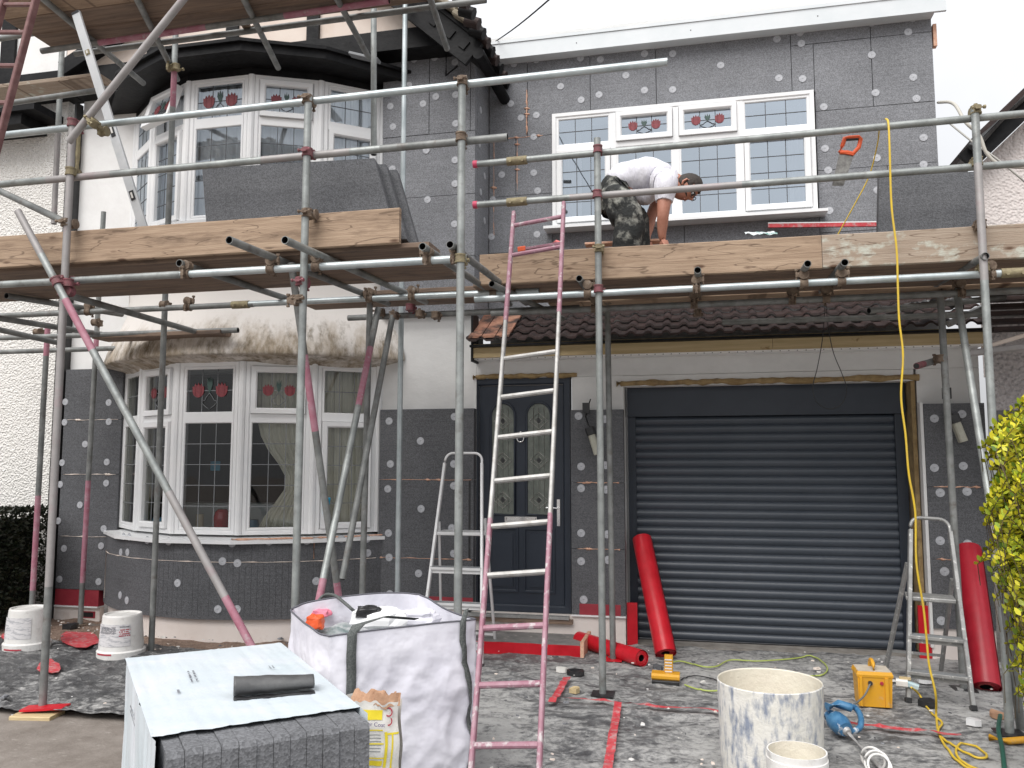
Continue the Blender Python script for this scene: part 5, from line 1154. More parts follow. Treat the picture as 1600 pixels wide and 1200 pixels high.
def scribble(mb,org,xd,yd,ln,h,n,m,seed):   # illegible small print: rows of uneven strokes
    r=random.Random(seed); xd=Vector(xd).normalized(); yd=Vector(yd).normalized(); nz=xd.cross(yd)
    for q in range(n):
        x=0
        while x<ln:
            w_=r.uniform(.4,1.3)*h; 
            if r.random()<.82:
                p=org+xd*x-yd*(q*h*2.0); mb.add([p+nz*.001,p+xd*w_*.8+nz*.001,p+xd*w_*.8+yd*h*r.uniform(.5,1)+nz*.001,p+yd*h*r.uniform(.5,1)+nz*.001],[(0,1,2,3)],m)
            x+=w_
mb=MB()
tp=P(300,1048,Z=.809); te=P(318,1092,Z=.809); scribble(mb,P(300,1048,Z=.8092)-Vector((0,0,0)),te-tp,ul,.165,.0085,2,INK,3)
scribble(mb,P(276,1078,Z=.8092),te-tp,ul,.03,.011,1,INK,4); scribble(mb,P(424,1040,Z=.8092),te-tp,ul,.05,.006,2,INK,5)
scribble(mb,W(-.0235,.30,.70),vl,(0,0,1),.20,.008,2,INK,6); mb.build('printing',T)
# black flattened sleeve on the pack
T=thing('black_plastic_sleeve','rolled black plastic sleeve lying on top of the white pack','plastic roll',P(428,1072,Z=.82)[:])
mb=MB(); a=P(365,1072,Z=.835); b=P(490,1062,Z=.835); d,ra,rb=mb.frame(b-a); hz=Vector((-d.y,d.x,0))
def slv(u,v):
    t=2*math.pi*v; c=a.lerp(b,u); rx=.040+.004*noise.noise(Vector((u*5,v*4,0))); rz=.030-.010*u+.003*noise.noise(Vector((u*6,v*3,8)))
    return c+hz*rx*math.cos(t)+Vector((0,0,rz*math.sin(t)-.004*u))
mb.grid(slv,36,20,DUSTP); o=mb.build('sleeve',T,solid=.002)
mb=MB(); mb.grid(lambda u,v:a.lerp(b,u)-hz*(.030+.035*v)+Vector((0,0,-.028+.004*noise.noise(Vector((u*9,v,0))))),30,3,BLKP); mb.build('loose_flap',T,solid=.002)
# ---- bulk bag
BZ=.78
bc=[P(446,955,Z=BZ),P(507,996,Z=BZ),P(756,976,Z=BZ),P(640,938,Z=BZ)]
Lc,Fc,Rc=bc[0],bc[1],bc[2]; Bk=Lc+(Rc-Fc)*.98
ctr=(Lc+Fc+Rc+Bk)/4
T=thing('bulk_bag','open white woven rubble bag with grey lifting straps beside the pack','rubble bag',(ctr.x,ctr.y,0))
def rimz(t):  # t in 0..4 around L->F->R->B
    k=int(t)%4; f=t-int(t); z=[.015,-.005,.02,.045]; zz=z[k]*(1-f)+z[(k+1)%4]*f
    sag={0:-.0,1:.012,2:-.03,3:.03}[k]*math.sin(f*math.pi)
    return BZ+zz+sag+.006*noise.noise(Vector((t*3,0,0)))
def bagpt(t,v):
    cs=[Lc,Fc,Rc,Bk]; k=int(t)%4; f=t-int(t)
    if t>=4: k,f=3,1
    p=cs[k].lerp(cs[(k+1)%4],f); dv=(p-ctr); dv.z=0
    corner=min(f,1-f); rc=1-.075*math.exp(-(corner/.09)**2)
    bul=1+.0*v+.045*math.sin(v*math.pi)*math.sin(f*math.pi)+.012*(1-v)
    nn=noise.noise(Vector((t*2.6,v*1.9,4)))*.07+noise.noise(Vector((t*6+v*5,v*2.5-t*2,1)))*.04-abs(noise.noise(Vector((t*5-v*4,v*4+t*3,6))))*.07-abs(noise.noise(Vector((t*9+v*9,v*6-t*3,16))))*.035
    s=rc*bul*(1+nn*(1-v**4)*.9)
    if v<.12: s*=1-.10*(1-v/.12)
    q=Vector((ctr.x,ctr.y,0))+Vector((dv.x,dv.y,0))*s; q.z=rimz(t)*v**.95; return q
mb=MB(); NU=240
mb.grid(lambda u,v:bagpt(4*u,v),NU,60,BAG)
def inner(u,v):
    p=bagpt(4*u,1-.38*v); c=Vector((ctr.x,ctr.y,p.z)); return c+(p-c)*(.985-.03*v)
mb.grid(inner,NU,14,BAG); mb.build('bag_body',T)
mb=MB(); pts=[bagpt(4*k/160,1.0)+Vector((0,0,.003)) for k in range(161)]; mb.path(pts,.0045,INK,6,caps=False); mb.build('rim_seam',T)
def strapm(t0,vs,name='lifting_strap',wd=.028,out=.008,loop=None):
    mb=MB(); vv=[]
    for v,dt in vs:
        p=bagpt(t0+dt,v); e=bagpt(t0+dt+.02,v)-p; e.z=0; e=e.normalized(); nn=Vector((e.y,-e.x,0)); 
        if nn.dot(p-ctr)<0: nn=-nn
        vv.append((p+nn*out-e*wd,p+nn*out+e*wd))
    for a_,b_ in (loop or []): vv.append((a_,b_))
    flat=[q for ab in vv for q in ab]; mb.add(flat,[(2*k,2*k+1,2*k+3,2*k+2) for k in range(len(vv)-1)],STRAP,True); return mb.build(name,T,solid=.004)
strapm(1.16,[(k/24,.0) for k in range(1,25)],wd=.022,loop=[(bagpt(1.15,1)+Vector((.0,.02,.035)),bagpt(1.2,1)+Vector((.02,.03,.035))),(bagpt(1.3,1)+Vector((.0,.09,.045)),bagpt(1.34,1)+Vector((0,.08,.05))),(bagpt(1.5,1)+Vector((.0,.10,.015)),bagpt(1.53,1)+Vector((0,.10,.02)))])
strapm(1.86,[(k/24,.05*math.sin(k/24*5)*(1-k/24)+.08*(1-k/24)) for k in range(1,25)],wd=.016,loop=[(bagpt(1.86,1)+Vector((.0,.03,.05)),bagpt(1.9,1)+Vector((.0,.03,.055)))])
mb=MB(); q0=bagpt(.02,1);q1=bagpt(3.5,1); pts=spline([P(490,936,Z=BZ+.03)+Vector((0,0,-.05)),P(505,931,Z=BZ+.03),P(522,930,Z=BZ+.06),P(536,940,Z=BZ+.05),P(550,952,Z=BZ+.02),P(562,962,Z=BZ-.03)]); mb.path(pts,.009,STRAP,6); mb.build('strap_loop',T)
# rubble in bag
fill=MB()
for k in range(10):
    for l in range(10): pass
fill.grid(lambda u,v:(Lc+(Rc-Lc)*0+ (Fc-Lc)*(.06+.88*u)+(Bk-Lc)*(.06+.88*v))*1.0+Vector((0,0,-.10+.05*noise.noise(Vector((u*4,v*4,0)))-Lc.z+BZ)),24,24,mat('rubbish_fill',(.55,.55,.56),(.15,.2,.2),7,.8,bump=1,bscale=20,c3=(.7,.7,.7),s3=12)); single(fill,'bag_rubbish','mixed offcuts and wrapping filling the white bulk bag','rubbish')
def lump(px,py,z,sx_,sy_,sz_,m,label,seed,cat='offcut'):
    mb=MB(); c=P(px,py,Z=z); r=random.Random(seed)
    def f(u,v):
        th=u*2*math.pi; ph=(v-.5)*math.pi; k=1+.35*noise.noise(Vector((math.cos(th)*1.5+seed,math.sin(th)*1.5,ph*1.5)))
        ct=lambda x:math.copysign(abs(x)**.6,x)
        return c+Vector((sx_*ct(math.cos(th))*ct(math.cos(ph))*k,sy_*ct(math.sin(th))*ct(math.cos(ph))*k,sz_*ct(math.sin(ph))*k))
    mb.grid(f,20,12,m,False); return single(mb,'offcut',label,cat,'offcuts in the bulk bag')
lump(492,972,.745,.05,.04,.035,ORNG,'orange offcut near the left corner of the bulk bag',3)
lump(502,958,.76,.05,.03,.02,mat('pink_scrap',(.7,.2,.28),rough=.6),'pink scrap behind the orange offcut in the bag',5)
lump(475,966,.73,.04,.05,.03,mat('teal_scrap',(.05,.12,.12),rough=.6),'dark teal scrap left of the orange offcut',6)
lump(592,966,.80,.14,.06,.05,UPVC,'white block heaped behind the front strap of the bag',8)
lump(650,966,.77,.12,.07,.04,BAG,'pale crumpled wrapping at the back of the bulk bag',12)
lump(578,957,.83,.07,.04,.03,BLKP,'black scrap on top of the white block in the bag',9)
# ---- paper sack
q=P(600,1200,Z=.15)
T=thing('paper_sack','torn open white and yellow paper sack wedged between pack and bulk bag','sack',(-1.05,-4.45,0))
Ys=-4.50; sl,sr=P(538,1090,Y=Ys),P(622,1085,Y=Ys)
def sk(u,v):
    w=sr.x-sl.x; x=sl.x-.01+(w+.015)*u; z=.02+(sl.z-.02)*v; bl_=.06*abs(math.sin(u*math.pi))**.6*(1-.35*v)+.0
    return Vector((x+.01*noise.noise(Vector((v*6,u*3,0))),Ys-bl_+.012*noise.noise(Vector((u*6,v*9,2))),z+(.02*noise.noise(Vector((u*7,3,0))) if v>.97 else 0)))
mb=MB(); mb.grid(sk,40,60,PAPER); mb.grid(lambda u,v:Vector((sk(1-u,v).x,2*Ys+.03-sk(1-u,v).y,sk(1-u,v).z)),30,40,PAPER); mb.build('sack_body',T)
mb=MB()
def tear(u,v):
    p=sk(.12+.76*u,.995); return Vector((p.x,p.y+.02+.05*v,p.z-.012+.035*v*(1+.6*noise.noise(Vector((u*5,1,0))))+.008*noise.noise(Vector((u*9,v*4,0)))))
mb.grid(tear,30,8,KRAFT,False); mb.grid(lambda u,v:Vector((sk(.62+.4*u,1).x,sk(.62+.4*u,1).y+.01*v,sk(.6+.4*u,1).z-.015+.045*v+.01*noise.noise(Vector((u*9,v*3,0))))),12,6,KRAFT,False)
mb.build('torn_top',T)
mb=MB()
def patch(u0,u1,v0,v1,m,c=.0025):
    mb.grid(lambda u,v:sk(u0+(u1-u0)*u,v0+(v1-v0)*v)+Vector((0,-c,0)),10,6,m)
zz=lambda py:(P(600,py,Y=Ys-.04).z-.02)/(sl.z-.02)
patch(.30,.78,zz(1126),zz(1111),YELP); patch(.34,.78,zz(1143),zz(1141),YELP); patch(.34,.78,zz(1164),zz(1162),YELP); patch(.80,.84,zz(1200),zz(1145),YELP); patch(.84,1.0,zz(1150),zz(1147),YELP); patch(.34,.8,zz(1186),zz(1184),YELP); patch(.5,.78,zz(1197),zz(1189),YELP); patch(.9,.925,zz(1215),zz(1148),YELP)
for k in range(6): patch(.42,.74,zz(1150+5*k)+0,zz(1149+5*k),INK if 0 else LEADL)
mb.build('print_panel',T)
p=P(570,1134,Y=Ys-.085); text('der Coat',.021,p,(1,0,0),(0,0,1),mat('purple_ink',(.16,.12,.25),rough=.6),'sack_lettering',T)
p=sk(.93,zz(1137)); text('CO',.045,p+Vector((-.0,-.014,0)),(0,0.05,1),(-1,0,0),INKR,'sack_lettering',T)
# ---- buckets
def tub(px,py,r,h,label,m,flip=True,tilt=0,name='plastic_tub',liner=None):
    c=P(px,py,Z=.02); T=thing(name,label,'bucket',c[:])
    c=Vector(c); mb=MB(); ax=Vector((math.sin(tilt),0,math.cos(tilt)))
    if flip: prof=[(r*1.10,.0),(r*1.12,.05),(r*1.09,.055),(r*1.03,.06),(r*1.02,.09),(r*.90,h-.012),(r*.87,h),(r*.80,h),(r*.78,h-.012),(.001,h-.012)]
    else: prof=[(r*.88,0),(r*.98,h-.07),(r*1.03,h-.065),(r*1.03,h-.03),(r*1.0,h-.028),(r*1.0,h),(r*.965,h),(r*.93,h-.1),(r*.86,.02),(.001,.02)]
    mb.lathe(c,prof,m,40,ax,mats=(None if flip else [m]*6+[liner or m]*3)); mb.build('tub_body',T); return T,c
T,c=tub(42,1012,.165,.335,'white plaster tub upside down, nearest the hedge',BUCK)
def wrapband(T,c,r,z0,z1,a0,a1,m,name,rz=None):
    mb=MB(); mb.grid(lambda u,v:c+Vector((math.cos(R(a0+(a1-a0)*u))*(r-(z0+(z1-z0)*v)*.06+.0),math.sin(R(a0+(a1-a0)*u))*(r-(z0+(z1-z0)*v)*.06),z0+(z1-z0)*v)),24,4,m); return mb.build(name,T)
LBL=mat('tub_label',(.72,.70,.70),(.60,.59,.6),60,.6,stretch=(.2,.2,1.6),c3=(.42,.42,.44),s3=40,l3=.5,h3=.6,st3=(.4,.4,1.6))
wrapband(T,c,.176,.10,.27,215,320,LBL,'label_panel'); wrapband(T,c,.1885,.012,.024,250,300,INKR,'red_line'); 
T,c=tub(189,1024,.165,.335,'white plaster tub upside down beside the bay plinth',BUCK)
wrapband(T,c,.176,.10,.27,225,330,LBL,'label_panel'); wrapband(T,c,.1885,.036,.048,240,285,INKR,'red_line')
def strokes(T,c,r,z0,rows,a0,a1,h,m,seed):
    mb=MB(); rr=random.Random(seed)
    for q in range(rows):
        a=a0
        while a<a1:
            da=rr.uniform(1,3)
            if rr.random()<.8:
                z=z0-q*h*1.7; f=lambda aa,zq:c+Vector((math.cos(R(aa))*(r-zq*.06),math.sin(R(aa))*(r-zq*.06),zq)); mb.add([f(a,z),f(a+da*.8,z),f(a+da*.8,z+h),f(a,z+h)],[(0,1,2,3)],m)
            a+=da
    mb.build('printing',T)
strokes(T,c,.1775,.25,1,300,325,.006,INK,1); strokes(T,c,.1775,.225,4,300,328,.009,INKR,2); strokes(T,c,.1775,.25,11,240,290,.003,INK,3)
# big drum
c=P(1202,1064,Z=.46); dr=.262
T=thing('plaster_drum','large white plaster-splashed drum cut open at the top','drum',(c.x,c.y,0))
mb=MB(); prof=[(dr*.93,0),(dr*.96,.1),(dr*1.0,.46),(dr*.985,.465),(dr*.97,.46),(dr*.93,.1),(.001,.09)]
mb.lathe((c.x,c.y,0),prof,DRUM,56,wob=.006,mats=[DRUM,DRUM,DRUM,DRUMI,DRUMI,DRUMI]); mb.build('drum_body',T)
c=P(1245,1172,Z=.30); T=thing('mixing_bucket','small white bucket in front of the plaster drum','bucket',(c.x,c.y,0)); r=.128
mb=MB(); mb.lathe((c.x,c.y,0),[(r*.82,0),(r*.96,.215),(r*1.03,.22),(r*1.03,.27),(r*1.0,.272),(r*1.0,.30),(r*.95,.30),(r*.92,.2),(r*.8,.1),(.001,.095)],BUCK,44,mats=[BUCK]*6+[DRUMI]*3); mb.build('bucket_body',T)
mb=MB(); mb.path([(c.x-r*1.02,c.y-.03+.0,.20)]+[(c.x-r*1.0*math.cos(t*math.pi/12),c.y-.06-.085*math.sin(t*math.pi/12),.20-.09*math.sin(t*math.pi/12)) for t in range(1,12)]+[(c.x+r*1.02,c.y-.03,.20)],.004,INKR,6); mb.build('bucket_handle',T)
# transformer
c=P(1369,1109,Z=0); c.y+=.09
T=thing('site_transformer','dusty yellow portable transformer with carry handle before the garage','transformer',(c.x,c.y,0))
mb=MB(); w_,d_,h_=.105,.09,.235
def ring(s,z): return [(c.x-w_*s,c.y-d_*s,z),(c.x+w_*s,c.y-d_*s,z),(c.x+w_*s,c.y+d_*s,z),(c.x-w_*s,c.y+d_*s,z)]
for (s0_,z0_),(s1_,z1_) in (((.93,.015),(1,.20)),((1.04,.20),(1.06,.215)),((1.06,.215),(.98,h_))):
    a=ring(s0_,z0_);b=ring(s1_,z1_); mb.hexa(a+b,YEL)
mb.box(c.x+w_*.55,c.x+w_*.75,c.y-d_-.012,c.y-d_+.01,.02,.2,YEL); mb.box(c.x-w_*.9,c.x-w_*.75,c.y-d_-.012,c.y-d_+.01,.02,.2,YEL); o=mb.build('case',T)
mb=MB(); mb.box(c.x-w_*.95,c.x+w_*.95,c.y-d_*.95,c.y+d_*.95,h_,h_+.004,mat('dusty_top',(.42,.37,.30),(.55,.50,.42),14,.85)); mb.build('lid',T)
mb=MB(); mb.path([(c.x-.0,c.y-.065,h_-.005)]+[(c.x,c.y-.06*math.cos(t*math.pi/8),h_+.055*abs(math.sin(t*math.pi/8))**.6) for t in range(1,8)]+[(c.x,c.y+.065,h_-.005)],.013,YEL,8); mb.build('carry_handle',T)
mb=MB(); mb.lathe((c.x-.03,c.y-d_-.001,.165),[(.014,0),(.014,.012),(.001,.014)],BLKP,12,(0,-1,0)); mb.lathe((c.x+.04,c.y-d_-.001,.165),[(.012,0),(.01,.006),(.001,.006)],INKR,12,(0,-1,0)); mb.build('socket',T)
cable('tool_lead','grey lead from yellow transformer to the blue mixer drill',[Vector((c.x-.03,c.y-d_-.01,.165)),Vector((c.x-.08,c.y-d_-.07,.10)),P(1335,1100,Z=.08),P(1322,1104,Z=.10)],.006,mat('grey_lead',(.14,.15,.15),rough=.6),'lead')
mb=MB(); e=P(1400,1066,Z=.12); mb.beam(e,e+Vector((.07,-.015,-.0)),.06,.05,BUCK,bev=.01); mb.beam(e+Vector((.06,-.015,0)),e+Vector((.13,-.03,-.02)),.045,.04,mat('pale_blue_plug',(.35,.50,.55),(.5,.6,.62),20,.5),bev=.01); mb.beam(e+Vector((.02,0,.03)),e+Vector((.09,-.01,.03)),.03,.015,WOODN); single(mb,'site_plug','pale blue and white plug plugged in right of the yellow transformer','plug')
# blue mixer drill
c=P(1315,1138,Z=0); T=thing('mixer_drill','blue mixer drill lying by the plaster drum with its paddle','mixer drill',(c.x,c.y,0))
g0=P(1296,1118,Z=.10); g1=P(1322,1140,Z=.075)
mb=MB(); mb.path([g0,g0.lerp(g1,.35),g0.lerp(g1,.7),g1],.05,BLUE,12,rs=[.035,.055,.058,.04]); mb.path([P(1292,1104,Z=.16),P(1310,1100,Z=.17),P(1330,1106,Z=.15)],.025,BLUE,10); mb.build('motor_housing',T)
mb=MB(); mb.path(spline([P(1322,1103,Z=.15),P(1336,1106,Z=.13),P(1345,1120,Z=.10),P(1344,1136,Z=.07),P(1333,1142,Z=.06),P(1322,1138,Z=.07)]),.017,BLUE,8); mb.build('drill_handle',T)
mb=MB(); s0_=P(1310,1128,Z=.09); s1_=P(1326,1146,Z=.06); mb.lathe(s0_,[(.045,0),(.042,.03),(.035,.05),(.028,.08),(.02,.11),(.001,.11)],STEELD,16,(s1_-s0_)); mb.build('gearbox',T)
mb=MB(); e0=s1_; e1_=P(1354,1176,Z=.035); mb.path([e0,e1_,P(1376,1200,Z=.03)],.0095,STEELD,8)
cc=P(1368,1190,Z=.055); ax_=(e1_-e0).normalized(); _,ra,rb=mb.frame(ax_)
for q,(tlt,off) in enumerate(((0,-.03),(.8,.015),(1.6,.05))):
    nn=(ax_*math.cos(.7)+ra*math.sin(.7)*math.cos(tlt)+rb*math.sin(.7)*math.sin(tlt)).normalized(); _,a_,b_=mb.frame(nn); k0=cc+ax_*off
    mb.path([k0+a_*.058*math.cos(t/20*2*math.pi)+b_*.058*math.sin(t/20*2*math.pi) for t in range(21)],.006,BUCK,7)
mb.build('paddle',T)
# yellow charger
c=P(1040,1072,Z=0.0); c.y+=.05; T=thing('battery_charger','small yellow and black charger on the sheet below the leaning red roll','charger',(c.x,c.y,0))
mb=MB(); mb.beam((c.x-.095,c.y,.022),(c.x+.095,c.y,.022),.12,.036,BLKP,bev=.01); mb.build('charger_base',T)
mb=MB(); mb.beam((c.x-.098,c.y,.062),(c.x+.098,c.y,.058),.125,.045,YEL,bev=.014); mb.build('charger_top',T)
mb=MB(); mb.beam((c.x+.02,c.y+.02,.08),(c.x+.022,c.y+.035,.20),.06,.05,YEL,up=(0,1,0),bev=.006); 
for k in range(5): mb.beam((c.x-.005,c.y-.006+.002*k,.09+.02*k),(c.x+.045,c.y-.006+.002*k,.09+.02*k),.004,.008,PAPER)
mb.build('battery',T)
# red rolls
def roll(a,b,r,label,m=RED,flare=0,name='membrane_roll',grp='red membrane rolls'):
    T=thing(name,label,'roll',(min(a.z,b.z)==a.z and a or b)[:],grp); mb=MB(); d=(b-a).normalized(); _,x,y=mb.frame(d)
    n=30
    def f(u,v):
        th=2*math.pi*u*1.04; rr=r*(1+.012*noise.noise(Vector((v*5,math.cos(th),math.sin(th)))))+.004*u; rr*=1+flare*(1-v)**3
        return a.lerp(b,v)+x*rr*math.cos(th)+y*rr*math.sin(th)
    mb.grid(f,40,n,m); mb.build('roll_sheet',T)
    mb=MB(); mb.cyl(a+d*.006,b-d*.006,r*.55,KRAFT,hollow=.9); 
    for e,s in ((a,1),(b,-1)):
        c=e+d*.008*s; pts=[c+x*(r*.45+r*.5*k/60)*math.cos(k*.62)+y*(r*.45+r*.5*k/60)*math.sin(k*.62) for k in range(61)]; mb.path(pts,.004,m,4)
    mb.build('core',T); return T
a=P(1046,1030,Z=.02)+Vector((-.03,.05,.03)); b=P(1003,842,Y=.10); roll(a,b,.083,'bright red roll leaning against the roller garage door',flare=.0)
mb=MB(); dd=(b-a).normalized()
mb2=MB()
a=P(1003,1028,Z=.07); b=P(905,998,Z=.07); roll(Vector((a.x,a.y,.068)),Vector((b.x,min(b.y,-.22),.068)),.062,'red roll lying on the sheet between door step and garage')
a=P(1547,1084,Z=0)+Vector((-.0,.07,.02)); b=P(1513,858,Y=-.26); roll(a,b,.092,'tall dark red roll leaning against the right wall pillar',m=mat('dark_red_membrane',(.33,.008,.02),(.40,.015,.03),8,.33,bump=.15,bscale=10))
# ---- debris
def bit(px,py,s_,m,label,seed,name='debris',cat='debris'):
    mb=MB(); c=P(px,py,Z=.03); r=random.Random(seed); n=7; 
    top=[c+Vector((s_*math.cos(2*math.pi*k/n)*(.6+.6*r.random()),s_*math.sin(2*math.pi*k/n)*(.6+.6*r.random()),.004+s_*.35*r.random())) for k in range(n)]
    bot=[Vector((p.x,p.y,.012)) for p in top]; mb.add(top+bot,[tuple(range(n)),tuple(range(2*n-1,n-1,-1))]+[(k,(k+1)%n,n+(k+1)%n,n+k) for k in range(n)],m); return single(mb,name,label,cat,'loose debris on the dust sheets')
bit(872,998,.045,BLKP,'torn black scrap on the ground left of the lying red roll',2)
bit(1522,1127,.05,UPVC,'white crumpled scrap near the yellow cable at lower right',3)
bit(1558,1116,.055,KRAFT,'brown and white lump beside the right scaffold foot',4)
bit(897,1078,.04,WOODN,'pale wood chip behind the red tape corner',5)
bit(878,1046,.045,PAPER,'pale paper flake in front of the door step',6)
bit(1445,1062,.06,UPVC,'white flake between the step ladder feet',7)
bit(1028,1042,.05,EPSD,'dark foam crumb by the foot of the leaning roll',8)
bit(900,1050,.07,BLKP,'black rag heap near the wooden end of the step',9)
bit(1450,1098,.06,BLKP,'black rag under the worn step ladder',10)
bit(110,978,.08,BLKP,'dark scrap by the inner left standard foot',11)
st=MB(); r=random.Random(11)
for k in range(650):
    x=r.uniform(-6.5,2.2); y=r.uniform(-5.2,-.1)
    if x<-2.8 and r.random()<.55: y=r.uniform(-1.3,-.3)
    s_=r.uniform(.004,.013)*(1 if r.random()<.93 else 2.0); z=.012+wr(x,y,1.5)
    m=(PAPER,BUCK,EPSD,EPS,CREAM,EPSD)[r.randrange(6)]; a_=r.random()*6.28; dx=Vector((math.cos(a_),math.sin(a_),0))*s_; dy=Vector((-math.sin(a_),math.cos(a_),0))*s_*r.uniform(.3,1)
    c=Vector((x,y,z)); st.hexa([c-dx-dy,c+dx-dy,c+dx+dy,c-dx+dy,c-dx-dy*.7+Vector((0,0,s_*.6)),c+dx*.8-dy+Vector((0,0,s_*.5)),c+dx*.7+dy*.8+Vector((0,0,s_*.7)),c-dx*.9+dy*.6+Vector((0,0,s_*.4))],m)
o=st.build('crumbs'); o['kind']='stuff'; o['label']='scattered crumbs of foam, plaster and wood on the sheets'; o['category']='crumbs'
# ---- bits on the right platform
mb=MB(); a=P(812,391,Y=-1.3); b=P(876,381,Y=-1.3); mb.beam(a,b,.05,.022,PINKL,bev=.003); mb.beam(a-(b-a).normalized()*.01,a+(b-a).normalized()*.05,.06,.045,ORNG,bev=.008); mb.path([b-(b-a)*.25,b-(b-a)*.1+Vector((0,0,.02)),b],.018,mat('pink_glove',(.72,.18,.18),rough=.6),8); single(mb,'pink_straight_edge','pink straight edge with an orange end lying behind the ladder top','tool')
mb=MB(); 
def sht(u,v):
    c=P(1165+50*u,366-14*v-6*u*0,Y=-.75); return c+Vector((0,.2*v,.02*noise.noise(Vector((u*6,v*4,0)))))
mb.grid(sht,16,8,mat('green_white_foil',(.62,.66,.66),(.12,.28,.24),9,.5,lo=.5,hi=.56)); single(mb,'crumpled_packet','crumpled green and white packet under the extension window','packet')
mb=MB(); a=P(1200,353,Y=.30); b=P(1370,351,Y=.30); mb.beam(Vector((a.x,.30,a.z)),Vector((b.x,.30,b.z)),.03,.034,REDM); mb.beam(Vector((a.x,.30,a.z+.023)),Vector((b.x,.30,b.z+.023)),.03,.009,UPVC); single(mb,'red_strip','red strip with white top edge below the extension window','strip')
mb=MB(); a=P(915,383,Y=-.9); b=P(1032,377,Y=-.9); mb.beam(a,b,.10,.02,FOAM,bev=.004); single(mb,'plank_offcut','thin orange batten beneath the hands of the bending man','batten')
# ---- things inside the lower window
q=offp(-.24)
def onsill(px,py,prof,m,label,name,cat):
    c=P(px,py,Z=.93); c=Vector((c.x,-.36,.926)); c=P(px,py,Y=-.36); mb=MB(); mb.lathe((c.x,-.36,.926),prof,m,20); return single(mb,name,label,cat)
onsill(347,812,[(.04,0),(.07,.05),(.078,.13),(.065,.19),(.04,.215),(.001,.215)],mat('red_jar',(.30,.02,.03),rough=.2),'red jar on the inner sill of the ground-floor bay','jar','jar')
onsill(312,812,[(.035,0),(.035,.165),(.001,.166)],mat('cream_candle',(.72,.66,.5),rough=.5),'cream candle left of the red jar on the sill','candle','candle')
onsill(255,812,[(.06,0),(.10,.06),(.09,.13),(.001,.13)],mat('blue_dish',(.05,.22,.36),rough=.3),'blue dish on the inner sill near the left casement','dish','dish')
onsill(392,812,[(.05,0),(.08,.06),(.07,.12),(.001,.12)],mat('blue_dish_b',(.05,.20,.32),rough=.3),'blue dish to the right of the red jar','dish','dish')
mb=MB(); c=P(337,728,Y=-.3); mb.box(c.x-.05,c.x+.05,-.31,-.30,c.z-.045,c.z+.045,mat('blue_box',(.03,.19,.28),rough=.5)); single(mb,'blue_sign','small blue square hanging inside the ground-floor bay','sign')
mb=MB(); c=P(552,790,Y=-.2); mb.path([(-3.35,-.36,1.1),(-3.34,-.36,1.2),(-3.33,-.36,1.26)],.02,mat('cyan_brush',(.02,.36,.6),rough=.4),8); single(mb,'blue_cloth','small bright blue cloth showing behind the right bay casement','cloth')
mb=MB(); a=P(548,85,Y=-.75); b=P(592,95,Y=-.75); mb.beam(a,b,.09,.025,LEADL,bev=.004); single(mb,'slate_piece','loose grey slate lying on the right end of the upper bay roof','slate')
mb=MB(); mb.path([P(697,80,Y=-.13),P(697,118,Y=-.13),P(715,103,Y=-.16)],.011,BLACK,6); mb.build('pipe_bracket',H)
def clutter(px,py,Y,l,w_,h,m,ang,label,name,cat):
    mb=MB(); c=P(px,py,Y=Y); d=Vector((math.cos(ang),.2,math.sin(ang)))*l/2; mb.beam(c-d,c+d,w_,h,m,bev=min(w_,h)*.2); return single(mb,name,label,cat)
clutter(1512,492,-.35,.34,.07,.05,ALUD,.45,'pale tube end sticking out under the right end of the deck','tube_offcut','tube offcut')
clutter(1590,527,-.75,.5,.10,.03,CREAM,.3,'pale board lying on the dark porch roof at the right edge','board_offcut','board')
clutter(1572,545,-.82,.55,.05,.05,PINKP,.12,'faded pink tube lying on the porch roof at the right edge','tube_offcut','tube offcut')
mb=MB(); c=P(1455,482,Y=-.3)
mb.grid(lambda u,v:c+Vector((-.22+.45*u,.16*v-.08,.05*math.sin(u*3)+.05*noise.noise(Vector((u*7,v*6,0)))+.02*noise.noise(Vector((u*20,v*15,0))))),30,12,DUSTP,False); single(mb,'crumpled_sheeting','crumpled grey sheeting on the tiles under the right deck','sheeting')
clutter(880,420,-.9,.0001+.3,.05,.02,WOODN,.02,'x','x','x') if 0 else None
# ================= VEGETATION
def leaves(mb,cells,n,size,m,r,inside,tilt=1.0):
    for k in range(n):
        c,nd=inside(r); s_=size*r.uniform(.6,1.3)
        d=(nd*.7+Vector((r.gauss(0,1),r.gauss(0,1),r.gauss(0,.8)+.25))).normalized(); sd_=d.cross(Vector((r.gauss(0,1),r.gauss(0,1),r.gauss(0,1)))).normalized(); up=sd_.cross(d)
        p=c; w_=s_*.26
        mb.add([p,p+d*s_*.35+sd_*w_+up*s_*.04,p+d*s_*.72+sd_*w_*.75+up*s_*.02,p+d*s_-up*s_*.08,p+d*s_*.72-sd_*w_*.75+up*s_*.02,p+d*s_*.35-sd_*w_+up*s_*.04],[(0,1,2,3),(0,3,4,5)],m)
LEAFY=leafmat('golden_leaf',[(.10,.20,.02),(.46,.50,.02),(.68,.60,.03),(.78,.70,.05),(.20,.32,.03),(.62,.58,.03),(.06,.13,.015)],.45)
LEAFD=leafmat('dark_hedge_leaf',[(.006,.012,.006),(.014,.022,.009),(.025,.03,.012),(.012,.016,.008),(.04,.035,.02)],.5)
TWIG=mat('twig',(.10,.07,.04),rough=.8)
bc_=P(1600,850,Y=-2.75)
T=thing('golden_shrub','yellow-green leafy shrub at the right edge of the driveway','shrub',(2.35,-2.7,0))
r=random.Random(5); mb=MB(); tw=MB()
edge=[(1090,1600),(1040,1592),(1000,1588),(960,1583),(900,1560),(860,1546),(820,1548),(780,1530),(740,1552),(700,1556),(670,1540),(640,1572),(620,1590),(605,1612)]
